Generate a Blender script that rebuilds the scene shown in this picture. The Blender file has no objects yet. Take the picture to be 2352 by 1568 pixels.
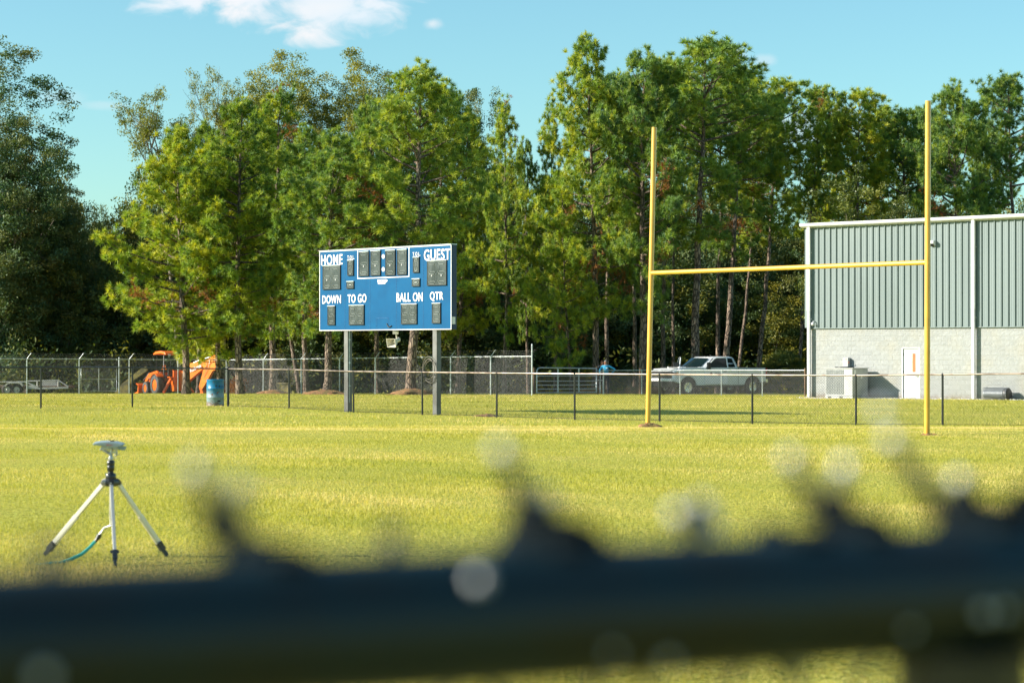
import bpy, math, random
import numpy as np
from mathutils import Vector, Matrix
from math import sin, cos, pi, radians, sqrt

scene = bpy.context.scene
# ------------------------------------------------------------------ camera, light, exposure
PXM = 2.01329e-4          # metres per photo unit per metre of distance (2352-unit-wide picture, 76 mm lens)
CAMZ = 1.5
cam_d = bpy.data.cameras.new("camera")
cam = bpy.data.objects.new("camera", cam_d)
scene.collection.objects.link(cam)
cam.location = (0, 0, CAMZ)
cam.rotation_euler = (radians(90.215), 0, 0)
cam_d.sensor_width = 36.0
cam_d.lens = 76.02
cam_d.clip_start = 0.05
cam_d.clip_end = 3000
cam_d.dof.use_dof = True
cam_d.dof.focus_distance = 58.0
cam_d.dof.aperture_fstop = 4.0
cam_d.dof.aperture_blades = 9
cam_d.dof.aperture_rotation = 0.3
scene.camera = cam

SUN_DIR = Vector((1.0, 0.14, -0.47)).normalized()      # the way the light travels
el = math.asin(-SUN_DIR.z)
az = math.atan2(-SUN_DIR.x, -SUN_DIR.y)
world = bpy.data.worlds.new("World"); scene.world = world
world.use_nodes = True
wn, wl = world.node_tree.nodes, world.node_tree.links
wn.clear()
def N(tree, typ, **kw):
    n = tree.nodes.new(typ)
    for k, v in kw.items():
        if k.startswith("i_"):
            n.inputs[k[2:].replace("_", " ")].default_value = v
        else:
            setattr(n, k, v)
    return n
def math_node(tree, op, a, b=None, c=None, clamp=False):
    n = tree.nodes.new("ShaderNodeMath"); n.operation = op; n.use_clamp = clamp
    for i, v in enumerate((a, b, c)):
        if v is None: continue
        if isinstance(v, (int, float)): n.inputs[i].default_value = v
        else: tree.links.new(v, n.inputs[i])
    return n.outputs[0]
def smooth(tree, v, a, b, lo=0.0, hi=1.0):
    n = tree.nodes.new("ShaderNodeMapRange"); n.interpolation_type = 'SMOOTHSTEP'
    tree.links.new(v, n.inputs[0])
    for i, q in enumerate((a, b, lo, hi)): n.inputs[i + 1].default_value = q
    return n.outputs[0]
def mixc(tree, fac, a, b, blend='MIX'):
    n = tree.nodes.new("ShaderNodeMix"); n.data_type = 'RGBA'; n.blend_type = blend
    for i, v in ((0, fac), (6, a), (7, b)):
        if isinstance(v, (int, float)): n.inputs[i].default_value = v
        elif isinstance(v, tuple): n.inputs[i].default_value = v if len(v) == 4 else v + (1,)
        else: tree.links.new(v, n.inputs[i])
    return n.outputs[2]
wt = world.node_tree
sky = N(wt, "ShaderNodeTexSky", sky_type='NISHITA', sun_disc=False, sun_elevation=el, sun_rotation=az,
        altitude=0, air_density=1.0, dust_density=0.6, ozone_density=1.2)
tint = mixc(wt, 1.0, sky.outputs[0], (0.655, 0.975, 0.975), 'MULTIPLY')
# clouds: a low fair-weather bank and wisps, laid out by sky direction
tc = N(wt, "ShaderNodeTexCoord")
sep = N(wt, "ShaderNodeSeparateXYZ"); wl.new(tc.outputs["Generated"], sep.inputs[0])
yy = math_node(wt, 'MAXIMUM', sep.outputs[1], 0.02)
U = math_node(wt, 'DIVIDE', sep.outputs[0], yy)
W = math_node(wt, 'DIVIDE', sep.outputs[2], yy)
comb = N(wt, "ShaderNodeCombineXYZ")
wl.new(U, comb.inputs[0]); wl.new(math_node(wt, 'MULTIPLY', W, 1.7), comb.inputs[1])
nz = N(wt, "ShaderNodeTexNoise", i_Scale=38.0, i_Detail=8.0, i_Roughness=0.56, i_Distortion=0.5)
wl.new(comb.outputs[0], nz.inputs["Vector"])
nz2 = N(wt, "ShaderNodeTexNoise", i_Scale=16.0, i_Detail=3.0)
wl.new(comb.outputs[0], nz2.inputs["Vector"])
def blob(cu, cw, ru, rw, amp, nscale=1.3):
    a = math_node(wt, 'DIVIDE', math_node(wt, 'SUBTRACT', U, cu), ru)
    b = math_node(wt, 'DIVIDE', math_node(wt, 'SUBTRACT', W, cw), rw)
    r = math_node(wt, 'ADD', math_node(wt, 'MULTIPLY', a, a), math_node(wt, 'MULTIPLY', b, b))
    r = math_node(wt, 'ADD', math_node(wt, 'SQRT', r), math_node(wt, 'MULTIPLY', math_node(wt, 'SUBTRACT', nz.outputs[0], 0.5), nscale * 2.5))
    front = math_node(wt, 'GREATER_THAN', sep.outputs[1], 0.03)
    return math_node(wt, 'MULTIPLY', smooth(wt, r, 1.25, 0.25, 0.0, amp), front)
dens = None
for args in ((-0.137, 0.166, 0.040, 0.012, 0.95), (-0.083, 0.158, 0.034, 0.0125, 0.9), (-0.10, 0.170, 0.05, 0.010, 0.9),
             (-0.0370, 0.1505, 0.006, 0.0035, 0.6, 0.9), (-0.189, 0.113, 0.011, 0.0024, 0.22, 0.8), (-0.21, 0.117, 0.014, 0.004, 0.2, 0.8),
             (0.103, 0.137, 0.006, 0.004, 0.35, 0.8), (0.118, 0.134, 0.005, 0.003, 0.3, 0.8), (0.125, 0.102, 0.05, 0.010, 0.45)):
    b = blob(*args)
    dens = b if dens is None else math_node(wt, 'MAXIMUM', dens, b)
ccol = mixc(wt, smooth(wt, nz2.outputs[0], 0.35, 0.62), (4.6, 5.1, 5.5), (5.5, 5.35, 5.4))
skyc = mixc(wt, dens, tint, ccol)
bg = N(wt, "ShaderNodeBackground"); bg.inputs[1].default_value = 0.083
wl.new(skyc, bg.inputs[0])
wo = N(wt, "ShaderNodeOutputWorld"); wl.new(bg.outputs[0], wo.inputs[0])

sun_d = bpy.data.lights.new("sun", 'SUN'); sun = bpy.data.objects.new("sun", sun_d)
scene.collection.objects.link(sun)
sun_d.energy = 4.8; sun_d.angle = radians(0.55); sun_d.color = (1.0, 0.91, 0.78)
sun.rotation_euler = SUN_DIR.to_track_quat('-Z', 'Y').to_euler()
sun.location = (-60, -10, 60)
scene.view_settings.view_transform = 'Standard'
scene.view_settings.look = 'None'
scene.view_settings.exposure = 1.15
scene.view_settings.gamma = 1.0
scene.cycles.max_bounces = 7
scene.cycles.diffuse_bounces = 3
scene.cycles.glossy_bounces = 3
scene.cycles.transmission_bounces = 4
scene.cycles.transparent_max_bounces = 8
scene.cycles.sample_clamp_indirect = 6.0
scene.cycles.caustics_reflective = False
scene.cycles.caustics_refractive = False

# ------------------------------------------------------------------ helpers
rng = np.random.default_rng(7)
random.seed(7)
GY = [0, 40, 54, 70, 90, 107, 121, 127, 140, 160, 300, 2000]
GZ = [0, 0, -.39, -.40, -.56, -.72, -.94, -1.12, -1.6, -2.1, -2.8, -3.0]
def gz(x, y):
    b = np.interp(y, GY, GZ)
    lat = .015 * np.clip(-x - 5, 0, 11) * np.exp(-((y - 66) / 7.0) ** 2)
    rt = 0
    return b + lat + rt
def P(px, py, d):
    return Vector(((px - 1176) * PXM * d, d, CAMZ - (py - 803) * PXM * d))
def G(px, d, dz=0.0):
    x = (px - 1176) * PXM * d
    return Vector((x, d, float(gz(x, d)) + dz))

def link(o):
    scene.collection.objects.link(o); return o
def tag(o, label=None, cat=None, group=None, kind=None):
    if label: o["label"] = label
    if cat: o["category"] = cat
    if group: o["group"] = group
    if kind: o["kind"] = kind
    return o
def thing(name, label, cat, loc=(0, 0, 0), rz=0.0, group=None):
    o = bpy.data.objects.new(name, None); o.empty_display_size = 0.2
    o.location = loc; o.rotation_euler = (0, 0, rz)
    return tag(link(o), label, cat, group)
def copy_thing(root, loc, rot=None, scale=None, label=None):
    r = root.copy(); link(r); r.location = loc
    if rot is not None: r.rotation_euler = rot
    if scale is not None: r.scale = scale
    if label: r["label"] = label
    for ch in root.children:
        c = ch.copy(); link(c); c.parent = r
        for g in ch.children:
            q = g.copy(); link(q); q.parent = c
    return r

class MB:
    """collects shapes into one mesh"""
    def __init__(s): s.V = []; s.F = []; s.S = []
    def add(s, vs, fs, smooth=False):
        n = len(s.V); s.V += [tuple(v) for v in vs]
        for f in fs: s.F.append(tuple(i + n for i in f)); s.S.append(smooth)
        return s
    def box(s, c, size, R=None):
        hx, hy, hz = (q / 2 for q in size); vs = []
        for sx, sy, sz in ((-1,-1,-1),(1,-1,-1),(1,1,-1),(-1,1,-1),(-1,-1,1),(1,-1,1),(1,1,1),(-1,1,1)):
            v = Vector((sx*hx, sy*hy, sz*hz))
            if R is not None: v = R @ v
            vs.append(v + Vector(c))
        return s.add(vs, [(0,3,2,1),(4,5,6,7),(0,1,5,4),(1,2,6,5),(2,3,7,6),(3,0,4,7)])
    def bar(s, a, b, w, h, up=Vector((0, 0, 1))):
        a = Vector(a); b = Vector(b); d = (b - a); L = d.length; d.normalize()
        r = d.cross(up)
        if r.length < 1e-4: r = d.cross(Vector((0, 1, 0)))
        r.normalize(); u = r.cross(d)
        R = Matrix((d, r, u)).transposed()
        return s.box((a + b) / 2, (L, w, h), R)
    def tube(s, pts, r, n=8, caps=True, closed=False, smooth=True):
        pts = [Vector(p) for p in pts]; m = len(pts)
        rs = [r] * m if isinstance(r, (int, float)) else list(r)
        vs = []; prev = None
        for i, p in enumerate(pts):
            if closed: t = pts[(i + 1) % m] - pts[i - 1]
            else: t = pts[min(i + 1, m - 1)] - pts[max(i - 1, 0)]
            if t.length < 1e-9: t = Vector((0, 0, 1))
            t.normalize()
            if prev is None:
                a = t.cross(Vector((0, 0, 1)))
                if a.length < 1e-3: a = t.cross(Vector((0, 1, 0)))
            else:
                a = prev - t * prev.dot(t)
                if a.length < 1e-6: a = t.cross(Vector((0.3, 1, 0.2)))
            a.normalize(); prev = a; b = t.cross(a)
            for k in range(n):
                q = 2 * pi * k / n
                vs.append(p + (a * cos(q) + b * sin(q)) * rs[i])
        fs = []
        for i in range(m if closed else m - 1):
            j = (i + 1) % m
            for k in range(n):
                l = (k + 1) % n
                fs.append((i*n+k, i*n+l, j*n+l, j*n+k))
        s.add(vs, fs, smooth)
        if caps and not closed:
            s.add(vs[:n], [tuple(range(n - 1, -1, -1))]); s.add(vs[-n:], [tuple(range(n))])
        return s
    def prism(s, poly, o, u, v, w, depth):
        """2D polygon in the frame (o,u,v) pushed along w by depth"""
        o, u, v, w = Vector(o), Vector(u), Vector(v), Vector(w)
        n = len(poly)
        a = [o + u*p[0] + v*p[1] for p in poly]; b = [p + w*depth for p in a]
        fs = [tuple(range(n)), tuple(range(2*n-1, n-1, -1))]
        fs += [(i, i + n, (i+1) % n + n, (i+1) % n) for i in range(n)]
        return s.add(a + b, fs)
    def lathe(s, prof, c=(0, 0, 0), n=24, R=None, smooth=True, caps=True):
        c = Vector(c); vs = []
        for r, z in prof:
            for k in range(n):
                q = 2*pi*k/n; v = Vector((r*cos(q), r*sin(q), z))
                if R is not None: v = R @ v
                vs.append(v + c)
        fs = []
        for i in range(len(prof) - 1):
            for k in range(n):
                l = (k + 1) % n
                fs.append((i*n+k, i*n+l, (i+1)*n+l, (i+1)*n+k))
        s.add(vs, fs, smooth)
        if not caps: return s
        if prof[0][0] > 1e-5: s.add(vs[:n], [tuple(range(n-1, -1, -1))])
        if prof[-1][0] > 1e-5: s.add(vs[-n:], [tuple(range(n))])
        return s
    def ball(s, c, r, n=12, sc=(1, 1, 1), R=None):
        prof = [(max(1e-6, r*sin(pi*i/n)), -r*cos(pi*i/n)) for i in range(n + 1)]
        S = Matrix.Diagonal(Vector(sc)); M = (R @ S) if R is not None else S
        return s.lathe(prof, c, n + 4, M)
    def build(s, name, mat, parent=None, world=False, bevel=0.0, flip=False):
        V = s.V
        if world and parent is not None:
            root = parent
            while root.parent is not None: root = root.parent
            Mi = (Matrix.Translation(root.location) @ root.rotation_euler.to_matrix().to_4x4()).inverted()
            V = [tuple(Mi @ Vector(v)) for v in V]
        me = bpy.data.meshes.new(name); me.from_pydata(V, [], s.F)
        me.polygons.foreach_set("use_smooth", s.S)
        me.materials.append(mat)
        me.update()
        o = link(bpy.data.objects.new(name, me))
        if parent is not None: o.parent = parent
        if bevel:
            b = o.modifiers.new("bevel", 'BEVEL'); b.width = bevel; b.segments = 2; b.limit_method = 'ANGLE'
        return o

def np_mesh(name, V, F, mat, parent=None, smooth=False, attr=None):
    """fast mesh from numpy arrays; attr: one float per face, stored as 'tone'"""
    me = bpy.data.meshes.new(name)
    nf, k = F.shape
    me.vertices.add(len(V)); me.vertices.foreach_set("co", V.astype(np.float32).ravel())
    me.loops.add(nf * k); me.loops.foreach_set("vertex_index", F.astype(np.int32).ravel())
    me.polygons.add(nf)
    me.polygons.foreach_set("loop_start", np.arange(0, nf * k, k, dtype=np.int32))
    me.polygons.foreach_set("use_smooth", np.full(nf, smooth))
    if attr is not None:
        a = me.attributes.new("tone", 'FLOAT', 'FACE'); a.data.foreach_set("value", attr.astype(np.float32))
    me.materials.append(mat)
    me.update(calc_edges=True)
    o = link(bpy.data.objects.new(name, me))
    if parent is not None: o.parent = parent
    return o

# ------------------------------------------------------------------ materials
def material(name, col, rough=0.6, metal=0.0, var=None, vscale=4.0, bump=0.0, bscale=20.0, spec=None, coat=0.0, stretch=(1, 1, 1), vlo=.4, vhi=.62, detail=5.0):
    m = bpy.data.materials.new(name); m.use_nodes = True
    t = m.node_tree; b = t.nodes["Principled BSDF"]
    b.inputs["Roughness"].default_value = rough; b.inputs["Metallic"].default_value = metal
    if spec is not None: b.inputs["Specular IOR Level"].default_value = spec
    if coat: b.inputs["Coat Weight"].default_value = coat; b.inputs["Coat Roughness"].default_value = 0.06
    tc = N(t, "ShaderNodeTexCoord"); mp = N(t, "ShaderNodeMapping"); mp.inputs["Scale"].default_value = stretch
    t.links.new(tc.outputs["Object"], mp.inputs[0])
    if var is None: var = tuple(c * 0.82 for c in col)
    n1 = N(t, "ShaderNodeTexNoise", i_Scale=vscale, i_Detail=detail, i_Roughness=0.6); t.links.new(mp.outputs[0], n1.inputs["Vector"])
    c = mixc(t, smooth(t, n1.outputs[0], vlo, vhi), col, var)
    t.links.new(c, b.inputs["Base Color"])
    if bump:
        n2 = N(t, "ShaderNodeTexNoise", i_Scale=bscale, i_Detail=6.0); t.links.new(mp.outputs[0], n2.inputs["Vector"])
        bp = N(t, "ShaderNodeBump", i_Strength=min(1.0, bump), i_Distance=0.02 * max(1, bump)); t.links.new(n2.outputs[0], bp.inputs["Height"])
        t.links.new(bp.outputs[0], b.inputs["Normal"])
    return m

def foliage(name, cols, trans=0.35, rough=0.5, nscale=0.5, gloss=0.06):
    """cols: three colours mixed by the per-clump tone and a slow noise"""
    m = bpy.data.materials.new(name); m.use_nodes = True
    t = m.node_tree; t.nodes.clear()
    at = N(t, "ShaderNodeAttribute", attribute_name="tone")
    oi = N(t, "ShaderNodeObjectInfo")
    tc = N(t, "ShaderNodeTexCoord")
    nn = N(t, "ShaderNodeTexNoise", i_Scale=nscale, i_Detail=2.0); t.links.new(tc.outputs["Object"], nn.inputs["Vector"])
    k = math_node(t, 'ADD', math_node(t, 'MULTIPLY', at.outputs["Fac"], 0.55), math_node(t, 'MULTIPLY', nn.outputs[0], 0.55))
    k = math_node(t, 'ADD', k, math_node(t, 'MULTIPLY', math_node(t, 'SUBTRACT', oi.outputs["Random"], 0.5), 0.22))
    cr = t.nodes.new("ShaderNodeValToRGB"); t.links.new(k, cr.inputs[0])
    e = cr.color_ramp.elements
    e[0].position = 0.18; e[0].color = cols[0] + (1,)
    e[1].position = 0.85; e[1].color = cols[2] + (1,)
    q = e.new(0.5); q.color = cols[1] + (1,)
    d = N(t, "ShaderNodeBsdfDiffuse"); t.links.new(cr.outputs[0], d.inputs[0])
    tr = N(t, "ShaderNodeBsdfTranslucent")
    yel = mixc(t, 0.5, cr.outputs[0], (0.9, 1.0, 0.35), 'MULTIPLY')
    br = mixc(t, 1.0, yel, (1.6, 1.5, 0.8), 'MULTIPLY'); t.links.new(br, tr.inputs[0])
    mx = N(t, "ShaderNodeMixShader"); mx.inputs[0].default_value = trans
    t.links.new(d.outputs[0], mx.inputs[1]); t.links.new(tr.outputs[0], mx.inputs[2])
    g = N(t, "ShaderNodeBsdfGlossy"); g.inputs["Roughness"].default_value = rough; g.inputs["Color"].default_value = (.9, .95, .9, 1)
    m2 = N(t, "ShaderNodeMixShader"); m2.inputs[0].default_value = gloss
    t.links.new(mx.outputs[0], m2.inputs[1]); t.links.new(g.outputs[0], m2.inputs[2])
    o = N(t, "ShaderNodeOutputMaterial"); t.links.new(m2.outputs[0], o.inputs[0])
    return m

M = {}
M['pine'] = foliage("pine_needles", [(.085, .170, .048), (.24, .34, .040), (.47, .47, .040)], 0.32, 0.6, 0.45, 0.03)
M['pine_dark'] = foliage("dark_pine_needles", [(.065, .140, .060), (.17, .28, .055), (.36, .41, .045)], 0.30, 0.6, 0.45, 0.03)
M['dead'] = foliage("dead_needles", [(.16, .055, .02), (.25, .09, .03), (.32, .15, .05)], 0.25, 0.6, 0.8, 0.02)
M['leaf'] = foliage("broad_leaves", [(.09, .12, .026), (.18, .20, .030), (.30, .28, .04)], 0.30, 0.6, 0.5, 0.03)
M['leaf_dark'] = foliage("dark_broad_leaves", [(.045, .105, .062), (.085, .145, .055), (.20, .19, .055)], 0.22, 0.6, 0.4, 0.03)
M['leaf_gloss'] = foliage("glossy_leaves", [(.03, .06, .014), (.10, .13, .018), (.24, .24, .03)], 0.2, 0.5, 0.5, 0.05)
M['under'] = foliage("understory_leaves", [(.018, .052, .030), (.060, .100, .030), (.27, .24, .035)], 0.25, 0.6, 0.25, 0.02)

def bark():
    m = bpy.data.materials.new("pine_bark"); m.use_nodes = True
    t = m.node_tree; b = t.nodes["Principled BSDF"]; b.inputs["Roughness"].default_value = 0.9
    tc = N(t, "ShaderNodeTexCoord"); mp = N(t, "ShaderNodeMapping"); mp.inputs["Scale"].default_value = (1, 1, .28)
    t.links.new(tc.outputs["Object"], mp.inputs[0])
    v = N(t, "ShaderNodeTexVoronoi", i_Scale=9.0); v.feature = 'DISTANCE_TO_EDGE'; t.links.new(mp.outputs[0], v.inputs["Vector"])
    n = N(t, "ShaderNodeTexNoise", i_Scale=7.0, i_Detail=6.0); t.links.new(mp.outputs[0], n.inputs["Vector"])
    c = mixc(t, smooth(t, n.outputs[0], .35, .65), (.19, .135, .10), (.34, .26, .20))
    c = mixc(t, smooth(t, v.outputs[0], .02, .18), (.06, .045, .035), c)
    t.links.new(c, b.inputs["Base Color"])
    h = math_node(t, 'ADD', math_node(t, 'MULTIPLY', smooth(t, v.outputs[0], 0, .2), .8), math_node(t, 'MULTIPLY', n.outputs[0], .4))
    bp = N(t, "ShaderNodeBump", i_Strength=1.0, i_Distance=.05); t.links.new(h, bp.inputs["Height"]); t.links.new(bp.outputs[0], b.inputs["Normal"])
    return m
M['bark'] = bark()
M['bark_grey'] = material("grey_bark", (.20, .17, .14), .9, var=(.10, .085, .07), vscale=6, bump=1, bscale=14, stretch=(1, 1, .3))
M['galv'] = material("galvanised_steel", (.56, .60, .62), .38, .75, var=(.42, .46, .48), vscale=8, bump=.1, bscale=60)
M['galv_wire'] = material("galvanised_wire", (.24, .25, .24), .5, .2, var=(.17, .18, .17), vscale=5)
M['black_vinyl'] = material("black_vinyl", (.012, .014, .016), .28, 0, var=(.02, .022, .024), vscale=9, spec=.6)
M['black_rail'] = material("black_rail_coating", (.002, .013, .017), .38, 0, var=(.006, .010, .010), vscale=14, spec=.38)
M['yellow'] = material("yellow_goal_paint", (.68, .385, .040), .34, 0, var=(.60, .33, .035), vscale=3, spec=.7, coat=.5)
M['blue'] = material("blue_board_enamel", (.001, .086, .215), .5, 0, var=(.001, .074, .190), vscale=1.2, spec=.12, bump=.05, bscale=3)
M['navy'] = material("navy_board_side", (.006, .018, .06), .4, 0, var=(.01, .03, .09), vscale=2)
M['white_vinyl'] = material("white_lettering", (.80, .78, .79), .45, 0, var=(.74, .72, .73), vscale=4)
M['white_paint'] = material("white_paint", (.55, .58, .60), .45, 0, var=(.49, .52, .54), vscale=2)
M['led_panel'] = material("grey_led_panel", (.030, .040, .044), .2, 0, var=(.07, .085, .09), vscale=1.6, spec=.3, bump=.06, bscale=2)
M['led_seg'] = material("lamp_segments", (.42, .46, .44), .6, 0, var=(.34, .37, .36), vscale=18)
M['alum'] = material("aluminium", (.62, .65, .67), .35, .8, var=(.5, .53, .55), vscale=14)
M['post_paint'] = material("grey_brown_post_paint", (.15, .155, .15), .55, 0, var=(.11, .11, .10), vscale=2.5, bump=.1)
M['horn'] = material("beige_horn_plastic", (.66, .62, .52), .5, 0, var=(.55, .51, .43), vscale=8)
M['cable'] = material("grey_cable", (.20, .18, .14), .6, 0)
M['green_siding'] = material("sage_green_siding", (.158, .205, .210), .45, 0, var=(.140, .184, .188), vscale=.8, stretch=(1, 1, .2))
M['white_trim'] = material("white_steel_trim", (.64, .65, .66), .4, 0, var=(.58, .59, .60), vscale=1.2)
M['ac'] = material("pale_grey_cabinet", (.42, .43, .43), .5, 0, var=(.36, .37, .37), vscale=3)
M['ac_grille'] = material("condenser_grille", (.12, .145, .15), .6, 0, var=(.09, .11, .115), vscale=10)
M['rust_window'] = material("rust_orange_window_film", (.45, .13, .03), .5, 0, var=(.40, .11, .03), vscale=3)
M['concrete'] = material("concrete", (.48, .45, .40), .85, 0, var=(.36, .34, .30), vscale=3, bump=.5, bscale=30)
M['truck_white'] = material("white_car_paint", (.84, .86, .87), .25, 0, var=(.76, .78, .80), vscale=1, coat=1.0)
M['glass'] = material("tinted_glass", (.006, .014, .018), .08, 0, var=(.008, .02, .024), vscale=1, spec=.45)
M['rubber'] = material("black_rubber", (.022, .022, .022), .75, 0, var=(.05, .047, .04), vscale=6, bump=.4, bscale=40)
M['dark_plastic'] = material("dark_plastic", (.018, .020, .022), .4, 0)
M['chrome'] = material("chrome", (.78, .79, .80), .14, 1.0)
M['interior'] = material("dark_cab_interior", (.03, .03, .032), .8, 0)
M['amber'] = material("amber_lens", (.75, .25, .03), .2, 0, coat=.5)
M['red_lens'] = material("red_lens", (.40, .02, .02), .2, 0, coat=.5)
M['gold'] = material("gold_emblem", (.60, .42, .10), .3, .6)
M['orange'] = material("orange_tractor_paint", (.90, .17, .010), .3, 0, var=(.80, .14, .010), vscale=3, coat=.5)
M['orange_y'] = material("orange_boom_paint", (.90, .24, .012), .3, 0, var=(.82, .19, .012), vscale=2, coat=.5)
M['hyd'] = material("hydraulic_rod_steel", (.5, .53, .55), .3, .8)
M['tan_paint'] = material("weathered_yellow_paint", (.42, .33, .10), .7, 0, var=(.20, .17, .09), vscale=3, bump=.3)
M['trailer'] = material("dull_aluminium", (.50, .50, .47), .5, .3, var=(.36, .36, .33), vscale=4)
M['navy_cloth'] = material("navy_trousers", (.010, .016, .030), .9, 0, bump=.3, bscale=30)
M['blue_shirt'] = material("light_blue_shirt", (.035, .36, .62), .8, 0, var=(.03, .31, .55), vscale=8, bump=.3, bscale=14)
M['dark_shirt'] = material("dark_navy_shirt", (.018, .030, .045), .85, 0, bump=.3, bscale=14)
M['skin'] = material("tanned_skin", (.40, .19, .12), .5, 0, var=(.34, .15, .09), vscale=14)
M['grey_hair'] = material("grey_hair", (.34, .33, .31), .7, 0, var=(.24, .23, .22), vscale=40)
M['brown_hair'] = material("brown_hair", (.14, .06, .03), .7, 0, var=(.09, .04, .02), vscale=40)
M['eye'] = material("dark_eye", (.03, .02, .02), .3, 0)
M['lip'] = material("lips", (.32, .12, .09), .5, 0)
M['hose'] = material("teal_green_hose", (.06, .46, .42), .4, 0, var=(.03, .36, .30), vscale=8)
M['tripod_al'] = material("brushed_aluminium_legs", (.66, .64, .60), .32, .55, var=(.6, .58, .55), vscale=4, stretch=(1, 1, .1))
M['zinc'] = material("cast_zinc", (.52, .52, .50), .32, .8, var=(.36, .36, .35), vscale=30)
M['grey_plastic'] = material("blue_grey_plastic_cap", (.28, .36, .40), .35, 0, var=(.24, .32, .36), vscale=8)
M['wood'] = material("weathered_wood", (.22, .14, .09), .9, 0, var=(.12, .08, .055), vscale=5, bump=.6, stretch=(1, 1, .1))
M['straw'] = material("pine_straw", (.34, .17, .075), .95, 0, var=(.16, .12, .04), vscale=5, bump=1, bscale=24)
M['mesh_grey'] = material("grey_rolled_wire", (.30, .33, .36), .5, .4, var=(.2, .22, .25), vscale=12)
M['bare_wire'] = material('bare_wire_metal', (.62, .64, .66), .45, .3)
M['matt_black'] = material('matt_black_tie', (.006, .010, .012), .8, 0, spec=.1)
# ------------------------------------------------------------------ ground
def ground_material():
    m = bpy.data.materials.new("mown_grass_ground"); m.use_nodes = True
    t = m.node_tree; b = t.nodes["Principled BSDF"]; b.inputs["Roughness"].default_value = .95; b.inputs["Specular IOR Level"].default_value = .1
    tc = N(t, "ShaderNodeTexCoord")
    def noise(s, d=5, off=0):
        mp = N(t, "ShaderNodeMapping"); mp.inputs["Location"].default_value = (off, off*.7, 0); t.links.new(tc.outputs["Object"], mp.inputs[0])
        n = N(t, "ShaderNodeTexNoise", i_Scale=s, i_Detail=float(d), i_Roughness=.6); t.links.new(mp.outputs[0], n.inputs["Vector"]); return n.outputs[0]
    sp = N(t, "ShaderNodeSeparateXYZ"); t.links.new(tc.outputs["Object"], sp.inputs[0])
    c = mixc(t, smooth(t, noise(.22, 4), .42, .6), (.46, .40, .060), (.36, .35, .040))
    c = mixc(t, smooth(t, noise(.55, 6, 13), .52, .70), c, (.50, .38, .11))
    c = mixc(t, smooth(t, noise(1.6, 6, 31), .60, .74), c, (.36, .22, .09))
    c = mixc(t, smooth(t, noise(9, 8, 3), .40, .62), c, (.16, .19, .022))
    c = mixc(t, smooth(t, noise(28, 6, 3), .42, .60), c, (.50, .50, .10))
    near = smooth(t, math_node(t, 'ADD', sp.outputs[1], math_node(t, 'MULTIPLY', noise(.9, 5, 70), 3)), 16.4, 14.4)
    near = math_node(t, 'MULTIPLY', near, smooth(t, sp.outputs[1], 11.0, 13.0))
    c = mixc(t, math_node(t, 'MULTIPLY', near, .7), c, (.26, .18, .10))
    # bare reddish soil under the wood and around the fences
    soil = smooth(t, math_node(t, 'ADD', sp.outputs[1], math_node(t, 'MULTIPLY', noise(.35, 5, 50), 14)), 127, 131)
    c = mixc(t, soil, c, mixc(t, noise(2, 6, 5), (.10, .065, .035), (.16, .13, .05)))
    t.links.new(c, b.inputs["Base Color"])
    bp = N(t, "ShaderNodeBump", i_Strength=1.0, i_Distance=.06); t.links.new(noise(26, 8, 9), bp.inputs["Height"]); t.links.new(bp.outputs[0], b.inputs["Normal"])
    return m
M['ground'] = ground_material()
xs = np.concatenate([np.array([-1500, -700, -350, -200, -120, -80]), np.arange(-60, 61, 1.5), np.array([80, 120, 200, 350, 700, 1500])])
ys = np.concatenate([np.array([-60, -25, -10]), np.arange(0, 180, 1.0), np.array([190, 220, 260, 320, 420, 600, 900, 1500, 2500])])
XX, YY = np.meshgrid(xs, ys); ZZ = gz(XX, YY) + .012 * np.sin(XX * .9 + 1.3 * np.sin(YY * .31)) * np.sin(YY * .7)
nx, ny = len(xs), len(ys)
idx = np.arange(nx * ny).reshape(ny, nx)
F = np.stack([idx[:-1, :-1], idx[:-1, 1:], idx[1:, 1:], idx[1:, :-1]], -1).reshape(-1, 4)
tag(np_mesh("ground", np.stack([XX, YY, ZZ], -1).reshape(-1, 3), F, M['ground'], smooth=True), "mown yellow green grass field sloping gently away to the wood", kind='structure')

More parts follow.
